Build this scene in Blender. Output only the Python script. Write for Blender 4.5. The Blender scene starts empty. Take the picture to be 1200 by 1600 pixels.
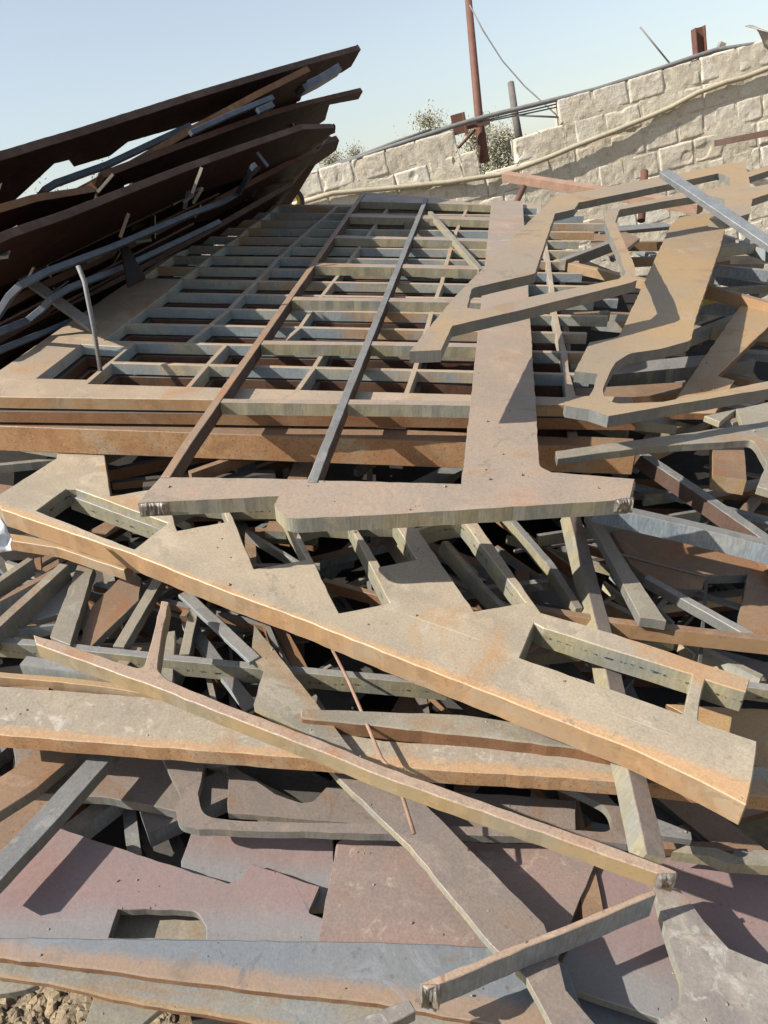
import bpy, bmesh, math, random
from mathutils import Vector, Matrix, noise
from mathutils.geometry import delaunay_2d_cdt

R = math.radians
random.seed(11)
scene = bpy.context.scene
COL = scene.collection

# ------------------------------------------------------------------ camera
F = 1203.0                       # focal length in photo pixels (1200 x 1600)
PITCH, ROLL, EYE = R(20.9), R(11.0), 1.6
cd = bpy.data.cameras.new("camera"); cam = bpy.data.objects.new("camera", cd); COL.objects.link(cam)
CM = (Matrix.Rotation(math.pi/2 - PITCH, 3, 'X') @ Matrix.Rotation(-ROLL, 3, 'Z'))
CLOC = Vector((0, 0, EYE))
cam.matrix_world = Matrix.Translation(CLOC) @ CM.to_4x4()
cd.sensor_fit = 'VERTICAL'; cd.sensor_height = 24; cd.lens = 24*F/1600
cd.clip_start = 0.05; cd.clip_end = 2000
scene.camera = cam

# ------------------------------------------------------------------ light
SUN_C = Vector((1.252, -.684, -.775))            # direction the light travels, camera axes
SUN_W = (CM @ SUN_C).normalized()
sun_el = math.asin(-SUN_W.z)
sun_az = math.atan2(-SUN_W.x, -SUN_W.y)
wd = bpy.data.worlds.new("World"); scene.world = wd; wd.use_nodes = True
wn = wd.node_tree
sky = wn.nodes.new('ShaderNodeTexSky'); sky.sky_type = 'NISHITA'; sky.sun_disc = False
sky.sun_elevation = sun_el; sky.sun_rotation = sun_az
sky.air_density = 1.3; sky.dust_density = 1.3; sky.ozone_density = 2.0
bg = wn.nodes['Background']; bg.inputs['Strength'].default_value = 0.092
hs = wn.nodes.new('ShaderNodeHueSaturation'); hs.inputs['Saturation'].default_value = .62
wn.links.new(sky.outputs[0], hs.inputs['Color']); wn.links.new(hs.outputs[0], bg.inputs['Color'])
ld = bpy.data.lights.new("sun", 'SUN'); ld.energy = 5.0; ld.angle = R(0.53); ld.color = (1.0, .925, .81)
sun = bpy.data.objects.new("sun", ld); COL.objects.link(sun)
sun.rotation_euler = SUN_W.to_track_quat('-Z', 'Y').to_euler(); sun.location = (-3, -3, 8)
vs = scene.view_settings
vs.view_transform = 'Standard'; vs.look = 'None'; vs.gamma = 1; vs.exposure = 0.9
vs.use_curve_mapping = False
scene.cycles.max_bounces = 6

# ------------------------------------------------------------------ planes seen through pixels
def ray(px, py): return Vector(((px-600)/F, (800-py)/F, -1.0))
def W(pc): return CLOC + CM @ pc
def at(px, py, d): return W(ray(px, py)*d)
GL = Vector((.158, .652, -1)); GT = Vector((1, -.04, .085))
GN = GL.cross(GT) * -1
if GN.z < 0: GN = -GN
UPC = CM.transposed() @ Vector((0, 0, 1))

class Plane:
    """a flat sheet in the heap: n . p = -k in camera axes, n towards the viewer"""
    def __init__(s, k, n=None): s.n = Vector(n) if n is not None else GN.copy(); s.k = k
    def P(s, px, py):
        r = ray(px, py); return W(r * (-s.k / s.n.dot(r)))
    def d(s, px, py): return -s.k / s.n.dot(ray(px, py))
    @property
    def nw(s): return (CM @ s.n).normalized()
def G(k): return Plane(k)
def tilt(px, py, d, tx=0, ty=0, tz=0):
    n = GN + Vector((tx, ty, tz)); return Plane(-n.dot(ray(px, py))*d, n)

# ------------------------------------------------------------------ properties
def tag(o, label=None, cat=None, group=None, kind=None):
    if label: o['label'] = label
    if cat and label: o['category'] = cat
    if group: o['group'] = group
    if kind: o['kind'] = kind
    return o

# ------------------------------------------------------------------ materials
ALB = .56                        # dusty steel is a dark thing: all colours below are scaled by this
def nodes_of(name):
    m = bpy.data.materials.new(name); m.use_nodes = True
    nt = m.node_tree; return m, nt, nt.nodes['Principled BSDF']
def N(nt, t, **kw):
    n = nt.nodes.new(t)
    for k, v in kw.items():
        if k in n.inputs: n.inputs[k].default_value = v
        else: setattr(n, k, v)
    return n
def mixc(nt, fac, a, b, mode='MIX'):
    n = nt.nodes.new('ShaderNodeMix'); n.data_type = 'RGBA'; n.blend_type = mode
    for sock, v in ((n.inputs[0], fac), (n.inputs[6], a), (n.inputs[7], b)):
        if isinstance(v, bpy.types.NodeSocket): nt.links.new(v, sock)
        elif isinstance(v, (int, float)): sock.default_value = v
        else: sock.default_value = (*v, 1)
    return n.outputs[2]
def ramp(nt, v, a, b):
    n = nt.nodes.new('ShaderNodeMapRange'); n.interpolation_type = 'SMOOTHSTEP'
    nt.links.new(v, n.inputs[0]); n.inputs[1].default_value = a; n.inputs[2].default_value = b
    return n.outputs[0]
def math_(nt, op, a, b=0.0):
    n = nt.nodes.new('ShaderNodeMath'); n.operation = op
    for s, v in ((n.inputs[0], a), (n.inputs[1], b)):
        if isinstance(v, bpy.types.NodeSocket): nt.links.new(v, s)
        else: s.default_value = v
    return n.outputs[0]
def noise_n(nt, vec, scale, detail=5, rough=.55, dist=0):
    n = nt.nodes.new('ShaderNodeTexNoise')
    n.inputs['Scale'].default_value = scale; n.inputs['Detail'].default_value = detail
    n.inputs['Roughness'].default_value = rough; n.inputs['Distortion'].default_value = dist
    nt.links.new(vec, n.inputs['Vector']); return n.outputs[0]
def obj_coord(nt):
    tc = nt.nodes.new('ShaderNodeTexCoord'); oi = nt.nodes.new('ShaderNodeObjectInfo')
    mul = math_(nt, 'MULTIPLY', oi.outputs['Random'], 37.0)
    add = nt.nodes.new('ShaderNodeVectorMath'); add.operation = 'ADD'
    nt.links.new(tc.outputs['Object'], add.inputs[0])
    cb = nt.nodes.new('ShaderNodeCombineXYZ')
    for i in range(3): nt.links.new(mul, cb.inputs[i])
    nt.links.new(cb.outputs[0], add.inputs[1])
    return tc, add.outputs[0]
def bump(nt, h, strength, dist, bsdf, normal=None):
    b = nt.nodes.new('ShaderNodeBump'); b.inputs['Strength'].default_value = strength
    b.inputs['Distance'].default_value = dist
    nt.links.new(h, b.inputs['Height'])
    if normal is not None: nt.links.new(normal, b.inputs['Normal'])
    nt.links.new(b.outputs[0], bsdf.inputs['Normal']); return b.outputs[0]

def steel(name, base, alt, spot, stain=None, rim=None, rough=.46, spotamt=.5, scale=5., grain=.3, spec=.36, bands=None, metal=0.0, patch=1.0):
    """dusty / scaled / rusted rolled face of a plate. rim=(colour,width): rust along the edge at local y=0;
       bands=[(y, colour),...]: colour bands of heat and rust running along local x"""
    base, alt, spot, stain = [tuple(x*ALB for x in q) if q else q for q in (base, alt, spot, stain)]
    if rim: rim = (tuple(x*ALB for x in rim[0]), rim[1])
    if bands: bands = [(y, tuple(x*ALB for x in q), w) for y, q, w in bands]
    m, nt, b = nodes_of(name)
    tc, v = obj_coord(nt)
    n1 = noise_n(nt, v, scale, 6, .6, .4)
    c = mixc(nt, ramp(nt, n1, .36, .64), base, alt)
    sx = nt.nodes.new('ShaderNodeSeparateXYZ'); nt.links.new(tc.outputs['Object'], sx.inputs[0])
    if bands:
        wob = noise_n(nt, v, 3.0, 4, .6)
        y = math_(nt, 'ADD', sx.outputs[1], math_(nt, 'MULTIPLY', math_(nt, 'SUBTRACT', wob, .5), .09))
        for yy, colr, w in bands:
            f = ramp(nt, y, yy+w, yy-w)
            c = mixc(nt, math_(nt, 'MULTIPLY', f, .85), c, colr)
    n2 = noise_n(nt, v, scale*3.1, 8, .68, .8)
    c = mixc(nt, math_(nt, 'MULTIPLY', ramp(nt, n2, .54, .68), spotamt), c, spot)
    if stain:
        n3 = noise_n(nt, v, scale*.7, 5, .6, 1.5)
        c = mixc(nt, math_(nt, 'MULTIPLY', ramp(nt, n3, .56, .72), .8), c, stain)
    if rim:
        wob = noise_n(nt, v, 26, 6, .7)
        y = math_(nt, 'ADD', sx.outputs[1], math_(nt, 'MULTIPLY', math_(nt, 'SUBTRACT', wob, .5), rim[1]*1.6))
        f = ramp(nt, y, rim[1]*1.25, rim[1]*.45)
        c = mixc(nt, math_(nt, 'MULTIPLY', f, .85), c, rim[0])
    # hard-edged remains of mill scale, dusty smears, drips, rust freckles, scratches
    def at_off(k):
        o_ = nt.nodes.new('ShaderNodeVectorMath'); o_.operation = 'ADD'; o_.inputs[1].default_value = (k, k*1.7, k*.3)
        nt.links.new(v, o_.inputs[0]); return o_.outputs[0]
    dk = tuple(x*.62 for x in base); lt = tuple(min(1, x*1.32+.02) for x in base)
    na = noise_n(nt, at_off(3.1), scale*1.4, 9, .72, 1.2)
    nb = noise_n(nt, at_off(9.7), .9, 3, .5)
    gate = ramp(nt, nb, .42, .62)
    c = mixc(nt, math_(nt, 'MULTIPLY', math_(nt, 'MULTIPLY', ramp(nt, na, .555, .575), gate), .42*patch), c, lt)
    nc = noise_n(nt, at_off(17.3), scale*2.2, 9, .75, .6)
    c = mixc(nt, math_(nt, 'MULTIPLY', math_(nt, 'MULTIPLY', ramp(nt, nc, .575, .60), math_(nt, 'SUBTRACT', 1.0, gate)), .5*patch), c, dk)
    nd = noise_n(nt, at_off(23.9), 1.6, 5, .62, 2.0)
    c = mixc(nt, math_(nt, 'MULTIPLY', ramp(nt, nd, .56, .66), .6*patch), c, (base[0]*1.0, base[1]*.72, base[2]*.5))
    n4 = noise_n(nt, v, 170, 4, .7)
    c = mixc(nt, grain, c, mixc(nt, ramp(nt, n4, .3, .72), (.5, .5, .5), (1.3, 1.3, 1.3)), 'MULTIPLY')
    n5 = noise_n(nt, v, 42, 7, .75, .3)
    c = mixc(nt, math_(nt, 'MULTIPLY', ramp(nt, n5, .60, .66), .4), c, tuple(x*.5 for x in base))
    vo = nt.nodes.new('ShaderNodeTexVoronoi'); vo.inputs['Scale'].default_value = 34; nt.links.new(v, vo.inputs['Vector'])
    spk = math_(nt, 'MULTIPLY', ramp(nt, vo.outputs[0], .16, .10), ramp(nt, nb, .5, .6))
    c = mixc(nt, math_(nt, 'MULTIPLY', spk, .55), c, (base[0]*.75, base[1]*.5, base[2]*.35))
    h6 = None
    for k, (rot, f) in enumerate(((.35, 1.0), (-.8, .8), (1.4, .7))):
        mp = N(nt, 'ShaderNodeMapping'); mp.inputs['Scale'].default_value = (2.2, 95, 60); mp.inputs['Rotation'].default_value = (0, 0, rot)
        nt.links.new(at_off(5.3*k), mp.inputs['Vector'])
        n6 = noise_n(nt, mp.outputs[0], 1, 2, .5)
        sc = ramp(nt, n6, .735, .765)
        c = mixc(nt, math_(nt, 'MULTIPLY', sc, .4*f*patch), c, lt if k != 1 else dk)
    nt.links.new(c, b.inputs['Base Color'])
    r = math_(nt, 'ADD', math_(nt, 'MULTIPLY', nc, .4), rough-.2)
    nt.links.new(r, b.inputs['Roughness'])
    b.inputs['Specular IOR Level'].default_value = spec; b.inputs['Metallic'].default_value = metal
    h = math_(nt, 'ADD', math_(nt, 'MULTIPLY', n4, .5), math_(nt, 'ADD', math_(nt, 'MULTIPLY', n5, 1.0), math_(nt, 'MULTIPLY', na, 3.0)))
    bump(nt, h, .35, .002, b)
    return m

def cut(name, cols, rough=.55, lines=.5, slag=False, pit=0.0, spec=.5, scale=4.5):
    """flame-cut edge: drag lines across the thickness, oxide colours drifting along it"""
    cols = [tuple(x*ALB*.95 for x in q) for q in cols]
    m, nt, b = nodes_of(name)
    tc, v = obj_coord(nt)
    c = cols[0]
    for i, cc in enumerate(cols[1:]):
        off = nt.nodes.new('ShaderNodeVectorMath'); off.operation = 'ADD'; off.inputs[1].default_value = (7.3*i, 3.1, 1.7*i)
        nt.links.new(v, off.inputs[0])
        n = noise_n(nt, off.outputs[0], scale, 4, .6, .3)
        c = mixc(nt, ramp(nt, n, .47, .62), c, cc)
    uv = tc.outputs['UV']
    mp = N(nt, 'ShaderNodeMapping'); mp.inputs['Scale'].default_value = (160, 22, 1); nt.links.new(uv, mp.inputs['Vector'])
    st = noise_n(nt, mp.outputs[0], 1, 3, .6)
    c = mixc(nt, lines, c, mixc(nt, ramp(nt, st, .3, .72), (.62, .62, .62), (1.18, 1.18, 1.18)), 'MULTIPLY')
    ns = noise_n(nt, v, 11, 7, .7, .8)
    c = mixc(nt, math_(nt, 'MULTIPLY', ramp(nt, ns, .53, .60), .45), c, tuple(x*.68 for x in cols[0]))
    ns2 = noise_n(nt, v, 19, 7, .72, .5)
    c = mixc(nt, math_(nt, 'MULTIPLY', ramp(nt, ns2, .58, .62), .35), c, tuple(min(1, x*1.35) for x in cols[0]))
    n5 = noise_n(nt, v, 60, 7, .75, .3)
    c = mixc(nt, math_(nt, 'MULTIPLY', ramp(nt, n5, .56, .72), .55), c, tuple(x*.4 for x in cols[-1]))
    if pit:
        n7 = noise_n(nt, v, 150, 5, .8)
        c = mixc(nt, math_(nt, 'MULTIPLY', ramp(nt, n7, .52, .66), pit), c, (.13, .05, .018))
    if slag:     # row of dark slag beads along the middle of the cut
        su = nt.nodes.new('ShaderNodeSeparateXYZ'); nt.links.new(uv, su.inputs[0])
        n8 = noise_n(nt, v, 9, 2, .5)
        vv = math_(nt, 'ADD', su.outputs[1], math_(nt, 'MULTIPLY', math_(nt, 'SUBTRACT', n8, .5), .016))
        band = math_(nt, 'SUBTRACT', 1.0, ramp(nt, math_(nt, 'ABSOLUTE', math_(nt, 'SUBTRACT', vv, .027)), .001, .0045))
        n9 = noise_n(nt, v, 52, 6, .8)
        f = math_(nt, 'MULTIPLY', band, ramp(nt, n9, .52, .57))
        c = mixc(nt, f, c, (.02, .018, .016))
    nt.links.new(c, b.inputs['Base Color'])
    b.inputs['Roughness'].default_value = rough; b.inputs['Specular IOR Level'].default_value = spec
    h = math_(nt, 'ADD', math_(nt, 'MULTIPLY', st, min(1, lines*1.4)), math_(nt, 'MULTIPLY', n5, .9))
    bump(nt, h, .4, .0022, b)
    return m

def plain(name, a, c2, scale=20, rough=.6, metal=0, bumpd=.001, spec=.5):
    a, c2 = [tuple(x*.62 for x in q) for q in (a, c2)]
    m, nt, b = nodes_of(name)
    tc, v = obj_coord(nt)
    n1 = noise_n(nt, v, scale, 6, .65, .3)
    c = mixc(nt, ramp(nt, n1, .35, .65), a, c2)
    n2 = noise_n(nt, v, scale*7, 5, .7)
    c = mixc(nt, .35, c, mixc(nt, ramp(nt, n2, .3, .7), (.5, .5, .5), (1.3, 1.3, 1.3)), 'MULTIPLY')
    nt.links.new(c, b.inputs['Base Color']); b.inputs['Roughness'].default_value = rough
    b.inputs['Metallic'].default_value = metal; b.inputs['Specular IOR Level'].default_value = spec
    bump(nt, math_(nt, 'ADD', n1, n2), .5, bumpd, b)
    return m

T_DUST = steel('dusty_tan_steel', (.56, .47, .35), (.45, .385, .30), (.66, .60, .51), rim=((.72, .44, .23), .026), patch=1.35)
T_DUST2 = steel('dusty_tan_scale', (.38, .34, .27), (.29, .265, .22), (.47, .44, .38), stain=(.36, .24, .15))
T_MOTTLE = steel('mottled_tan_steel', (.47, .40, .31), (.41, .355, .285), (.66, .60, .51), rim=((.60, .38, .21), .024), spotamt=.8, scale=7)
T_PINKTAN = steel('pinkish_grey_steel', (.47, .37, .285), (.41, .335, .27), (.52, .36, .27), stain=(.46, .31, .23), scale=4, spotamt=.65)
T_GRID = steel('dusty_lattice_steel', (.54, .42, .30), (.46, .37, .28), (.40, .33, .26), stain=(.55, .38, .24), scale=4)
T_GREYBAR = steel('grey_lattice_steel', (.33, .32, .30), (.28, .28, .28), (.42, .40, .36), scale=6)
T_ORANGE = steel('orange_dusty_steel', (.46, .33, .20), (.52, .34, .17), (.38, .31, .24), stain=(.50, .29, .12), scale=3.5)
T_BROWN = steel('brown_rusty_steel', (.34, .22, .14), (.28, .19, .13), (.42, .29, .18), scale=5)
T_PINK = steel('pink_scaled_steel', (.345, .24, .232), (.31, .24, .232), (.42, .34, .30), scale=3.2, rough=.42, grain=.2, spotamt=.35, patch=.35,
               bands=[(.085, (.30, .31, .32), .035)])
T_PINK2 = steel('spotted_pink_steel', (.37, .265, .235), (.315, .25, .225), (.50, .42, .34), scale=6, rough=.42, spotamt=.9, patch=.45)
T_BLUE = steel('blue_grey_heat_tinted_steel', (.235, .26, .29), (.26, .27, .285), (.29, .30, .31), scale=4, rough=.38, grain=.2, spotamt=.3,
               rim=((.42, .29, .2), .032))
T_BLUE2 = steel('pale_oily_steel', (.33, .30, .24), (.29, .30, .30), (.42, .39, .32), scale=5, rough=.33, rim=((.40, .28, .16), .012))
T_PALE = steel('pale_mottled_steel', (.42, .38, .33), (.29, .26, .245), (.54, .52, .47), scale=9, spotamt=.9, rough=.42)
T_MAUVE = steel('mauve_brown_steel', (.30, .245, .21), (.26, .22, .20), (.38, .31, .26), scale=5, rough=.45, spotamt=.4)
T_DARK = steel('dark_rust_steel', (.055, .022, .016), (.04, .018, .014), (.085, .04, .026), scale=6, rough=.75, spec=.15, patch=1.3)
T_DEEP = steel('shade_dark_buried_steel', (.12, .11, .10), (.09, .085, .08), (.16, .13, .11), scale=5, rough=.6)  # base darkened to put the shade of the gaps into the colour
T_HOOK = steel('tan_orange_steel', (.40, .32, .235), (.50, .345, .18), (.36, .31, .27), scale=1.3, spotamt=.5)
T_BROWNBAR = steel('brown_orange_bar_steel', (.46, .30, .19), (.38, .27, .19), (.52, .36, .24), scale=4)
T_BLACK = steel('black_and_shade_steel', (.05, .045, .042), (.035, .033, .032), (.08, .07, .06), scale=5, rough=.75, spec=.15)  # near-black base stands in for gap shade on buried plates; also black scrap
T_GREY = steel('plain_grey_steel', (.27, .27, .265), (.22, .22, .22), (.36, .34, .30), scale=6)
T_PINKEDGE = steel('pale_pink_rolled_edge', (.46, .34, .26), (.52, .38, .28), (.36, .27, .22), scale=14, rough=.4)
C_GRID = cut('cut_edge_lattice', [(.40, .465, .50), (.68, .60, .42), (.52, .54, .49), (.62, .40, .22)], lines=.3, scale=1.7)
C_YELLOW = cut('cut_edge_yellow_oxide', [(.46, .41, .27), (.40, .38, .29), (.36, .36, .32)], lines=.4)
C_SLAG = cut('cut_edge_with_slag_row', [(.40, .38, .28), (.34, .35, .31), (.46, .41, .26)], lines=.4, slag=True)
C_BLUE = cut('cut_edge_blue_oxide', [(.34, .39, .43), (.40, .42, .42), (.28, .34, .39)], lines=.7, rough=.4)
C_GREY = cut('cut_edge_grey', [(.27, .27, .25), (.23, .25, .25), (.33, .30, .24)], lines=.4)
C_RUST = cut('rolled_edge_orange_rust', [(.50, .31, .165), (.45, .30, .175), (.47, .36, .24)], lines=.0, rough=.8, spec=.2)
C_RUSTP = cut('rolled_edge_pitted_rust', [(.60, .36, .19), (.56, .44, .30), (.53, .29, .15)], lines=.06, pit=.75, rough=.85, spec=.2)
C_BROWN = cut('rolled_edge_brown_rust', [(.34, .18, .095), (.29, .16, .09), (.38, .24, .14)], lines=.05, pit=.7, rough=.85, spec=.2)
C_DARK = cut('dark_rust_and_shade_edge', [(.15, .075, .05), (.12, .07, .055), (.20, .11, .07)], lines=.3, pit=.4, rough=.8, spec=.2)  # real dark rust in the left heap; mimics shade in the lattice openings
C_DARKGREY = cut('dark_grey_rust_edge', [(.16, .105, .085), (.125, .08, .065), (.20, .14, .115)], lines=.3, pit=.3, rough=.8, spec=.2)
M_SLAG = plain('bright_slag', (.44, .40, .35), (.17, .155, .14), 45, .36, .35, .002)
M_GALV = plain('galvanised_steel', (.36, .38, .40), (.29, .31, .33), 12, .42, .35, .0008)
M_CHANNEL = plain('blue_grey_channel', (.125, .155, .205), (.085, .105, .145), 9, .45, .1, .001)
M_RUSTPIPE = plain('rusty_pipe', (.20, .085, .055), (.15, .065, .045), 18, .75, 0, .0015)
M_GREYPIPE = plain('grey_pipe', (.24, .24, .24), (.19, .19, .19), 14, .6, 0, .001)
M_HOSE = plain('cream_hose', (.56, .50, .36), (.48, .43, .32), 10, .6, 0, .001)
M_TIMBER = plain('pinkish_old_beam', (.42, .27, .19), (.35, .22, .16), 10, .8, 0, .002)
M_WHITE = plain('white_sheet', (.78, .79, .80), (.68, .69, .71), 6, .6, 0, .001)
M_YELLOW = plain('yellow_board', (.62, .50, .12), (.55, .45, .13), 8, .6, 0, .001)
M_RUBBER = plain('black_rubber', (.05, .05, .05), (.07, .068, .065), 15, .8, 0, .001)
M_YELLOWPAINT = plain('yellow_paint', (.65, .42, .04), (.55, .36, .05), 12, .5, 0, .001)
M_SHEET = plain('weathered_roof_sheet', (.42, .39, .33), (.30, .27, .22), 14, .6, .1, .001)

# ------------------------------------------------------------------ mesh building
def area2(p): return .5*sum(p[i][0]*p[(i+1) % len(p)][1]-p[(i+1) % len(p)][0]*p[i][1] for i in range(len(p)))
def inside(pt, poly):
    x, y = pt; c = False; j = len(poly)-1
    for i in range(len(poly)):
        xi, yi = poly[i]; xj, yj = poly[j]
        if (yi > y) != (yj > y) and x < (xj-xi)*(y-yi)/(yj-yi)+xi: c = not c
        j = i
    return c
def fillet(pts):
    out = []
    n = len(pts)
    for i, p in enumerate(pts):
        r = p[2] if len(p) > 2 else 0
        P = Vector(p[:2])
        if not r: out.append(P); continue
        A = Vector(pts[i-1][:2]); B = Vector(pts[(i+1) % n][:2])
        a = (A-P); b = (B-P); la, lb = a.length, b.length
        if la < 1e-6 or lb < 1e-6: out.append(P); continue
        a /= la; b /= lb
        ang = a.angle(b)
        t = min(r/max(math.tan(ang/2), .05), la*.48, lb*.48)
        p0 = P+a*t; p1 = P+b*t
        for k in range(7):
            s = k/6
            out.append((p0*(1-s)+P*s)*(1-s)+(P*(1-s)+p1*s)*s)
    return out
def densify(pts, step=.035, jit=.0007):
    out = []; n = len(pts)
    for i in range(n):
        a = Vector(pts[i]); b = Vector(pts[(i+1) % n]); L = (b-a).length
        if L < 1e-6: continue
        out.append(a)
        m = int(L/step)
        nn = Vector((-(b-a).y, (b-a).x))/L
        for k in range(1, m):
            out.append(a.lerp(b, k/m)+nn*random.uniform(-jit, jit))
    return out

def sheet_mesh(name, outer, holes, th, bend=None, jit=.0007, step=.026, rust_y=None):
    """a flat plate: top face at local z=0, thickness below it, cut faces all round"""
    cs = []
    for i, c in enumerate([outer]+list(holes)):
        c = densify(fillet(c), step, jit)
        a = area2(c)
        if (i == 0) != (a > 0): c = c[::-1]
        cs.append(c)
    verts = [Vector(p) for c in cs for p in c]
    edges = []; off = 0
    for c in cs:
        edges += [(off+i, off+(i+1) % len(c)) for i in range(len(c))]; off += len(c)
    v2, e2, f2, ov, oe, of = delaunay_2d_cdt(verts, edges, [], 0, 1e-6)
    bm = bmesh.new(); uvl = bm.loops.layers.uv.new('UVMap')
    zf = bend or (lambda x, y: 0.0)
    top = [bm.verts.new((p.x, p.y, zf(p.x, p.y))) for p in v2]
    bot = [bm.verts.new((p.x, p.y, zf(p.x, p.y)-th)) for p in v2]
    for f in f2:
        cx = sum(v2[i].x for i in f)/3; cy = sum(v2[i].y for i in f)/3
        if not inside((cx, cy), cs[0]) or any(inside((cx, cy), h) for h in cs[1:]): continue
        a = area2([v2[i] for i in f])
        f = list(f) if a > 0 else list(f)[::-1]
        if abs(a) < 1e-10: continue
        for vv, q in ((top, f), (bot, f[::-1])):
            try:
                fc = bm.faces.new([vv[i] for i in q])
                for l in fc.loops: l[uvl].uv = l.vert.co.xy
            except ValueError: pass
    idx = {}
    for i, o in enumerate(ov):
        for k in o: idx[k] = i
    off = 0
    for ci, c in enumerate(cs):
        u = random.random()*5
        for i in range(len(c)):
            a = idx.get(off+i); b = idx.get(off+(i+1) % len(c))
            if a is None or b is None or a == b: continue
            L = (v2[a]-v2[b]).length
            try: fc = bm.faces.new([top[b], top[a], bot[a], bot[b]])
            except ValueError: continue
            fc.material_index = 1 if ci == 0 and not (rust_y and (v2[a].y+v2[b].y)/2 > rust_y) else 2
            for l, q in zip(fc.loops, ((u+L, 0), (u, 0), (u, th), (u+L, th))): l[uvl].uv = q
            u += L
        off += len(c)
    loose = [v for v in bm.verts if not v.link_faces]
    bmesh.ops.delete(bm, geom=loose, context='VERTS')
    bm.normal_update()
    me = bpy.data.meshes.new(name); bm.to_mesh(me); bm.free()
    return me

def link(name, me, mats, mw=None, parent=None, bevel=0):
    o = bpy.data.objects.new(name, me); COL.objects.link(o)
    if len(me.materials) == 0:
        for m in (list(mats)+[mats[-1]])[:3] if len(mats) > 1 else mats: me.materials.append(m)
    if parent is not None: o.parent = parent
    if mw is not None: o.matrix_world = mw
    if bevel:
        b = o.modifiers.new('edge', 'BEVEL'); b.width = bevel; b.segments = 1
        b.limit_method = 'ANGLE'; b.angle_limit = R(50); b.use_clamp_overlap = True
    return o

def frame(origin, x, z):
    z = z.normalized(); x = (x-z*x.dot(z)).normalized(); y = z.cross(x)
    m = Matrix((x, y, z)).transposed().to_4x4(); m.translation = origin
    return m

PLATES = []
def plate(name, pl, outer, th, mats, label=None, cat='steel plate', holes=(), edge=None, group=None, bevel=.0014, bend=None, jit=.0013, parent=None, warp=.014, rust_y=None):
    """plate whose upper outline is given in photo pixels on the sheet pl. edge: two pixels of its front edge (local x axis)"""
    if edge is None: edge = (outer[0], outer[1])
    o = pl.P(*edge[0][:2]); x = pl.P(*edge[1][:2])-o
    cen = pl.P(*[sum(p[i] for p in outer)/len(outer) for i in (0, 1)])
    M = frame(o, x, pl.nw)
    if M.to_3x3().transposed() @ (cen-o) @ Vector((0, 1, 0)) < 0:
        M = frame(pl.P(*edge[1][:2]), -x, pl.nw)
    Mi = M.inverted()
    def loc(p):
        q = Mi @ pl.P(p[0], p[1]); return (q.x, q.y, p[2]) if len(p) > 2 else (q.x, q.y)
    if bend is None and warp:
        rw = random.Random(hash(label or name) % 9973 if False else len(label or name)*31+int(outer[0][0])); c1, c2 = rw.uniform(-warp, warp), rw.uniform(-warp, warp)
        bend = lambda x, y: c1*x*x+c2*x*y*.5
    me = sheet_mesh(name, [loc(p) for p in outer], [[loc(p) for p in h] for h in holes], th, bend, jit, rust_y=rust_y)
    ob = link(name, me, mats, M, bevel=bevel)
    if parent is None: tag(ob, label, cat, group)
    PLATES.append((name, pl, [p[:2] for p in outer], [[q[:2] for q in h] for h in holes], ob))
    return ob

def strip_outline(pts, w):
    P = [Vector(p) for p in pts]; L = []; Rr = []
    for i, p in enumerate(P):
        d = (P[min(i+1, len(P)-1)]-P[max(i-1, 0)]).normalized(); n = Vector((-d.y, d.x))
        ww = w[i] if isinstance(w, (list, tuple)) else w
        L.append(p+n*ww/2); Rr.append(p-n*ww/2)
    return [tuple(p) for p in L]+[tuple(p) for p in Rr[::-1]]
def strip(name, pl, pts, w, th, mats, label=None, cat='steel bar', group=None, bevel=.0014):
    """long bar following a pixel polyline on the sheet pl, w wide and th deep in metres"""
    o = pl.P(*pts[0]); M = frame(o, pl.P(*pts[-1])-o, pl.nw); Mi = M.inverted()
    q = [(Mi @ pl.P(*p)).xy for p in pts]
    me = sheet_mesh(name, strip_outline(q, w), [], th)
    return tag(link(name, me, mats, M, bevel=bevel), label, cat, group)
def bar3(name, a, b, w, th, mats, label=None, cat='steel bar', group=None, nrm=None, bevel=.0014, parent=None):
    """straight bar between two world points"""
    d = b-a; nrm = nrm or G(1).nw
    M = frame(a, d, nrm); L = d.length
    me = sheet_mesh(name, [(0, -w/2), (L, -w/2), (L, w/2), (0, w/2)], [], th)
    ob = link(name, me, mats, M, bevel=bevel)
    return tag(ob, label, cat, group)
def tube_mesh(name, pts, r, seg=10, closed_ends=True):
    bm = bmesh.new(); rings = []
    P = [Vector(p) for p in pts]
    ref = Vector((.13, .2, 1)).normalized()
    for i, p in enumerate(P):
        d = (P[min(i+1, len(P)-1)]-P[max(i-1, 0)]).normalized()
        x = d.cross(ref)
        if x.length < .05: x = d.cross(Vector((1, 0, 0)))
        x.normalize(); y = d.cross(x)
        rr = r[i] if isinstance(r, (list, tuple)) else r
        rings.append([bm.verts.new(p+(x*math.cos(2*math.pi*k/seg)+y*math.sin(2*math.pi*k/seg))*rr) for k in range(seg)])
    for a, b in zip(rings, rings[1:]):
        for k in range(seg):
            f = bm.faces.new((a[k], b[k], b[(k+1) % seg], a[(k+1) % seg])); f.smooth = True
    if closed_ends:
        bm.faces.new(rings[0]); bm.faces.new(rings[-1][::-1])
    bmesh.ops.recalc_face_normals(bm, faces=bm.faces)
    me = bpy.data.meshes.new(name); bm.to_mesh(me); bm.free(); return me
def tube(name, pts, r, mat, label=None, cat=None, group=None, parent=None, seg=10):
    c = Vector(pts[0])
    me = tube_mesh(name, [Vector(p)-c for p in pts], r, seg)
    ob = link(name, me, [mat], Matrix.Translation(c), parent=None)
    if parent is not None:
        ob.parent = parent; ob.matrix_parent_inverse = parent.matrix_world.inverted()
    else: tag(ob, label, cat, group)
    return ob
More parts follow.
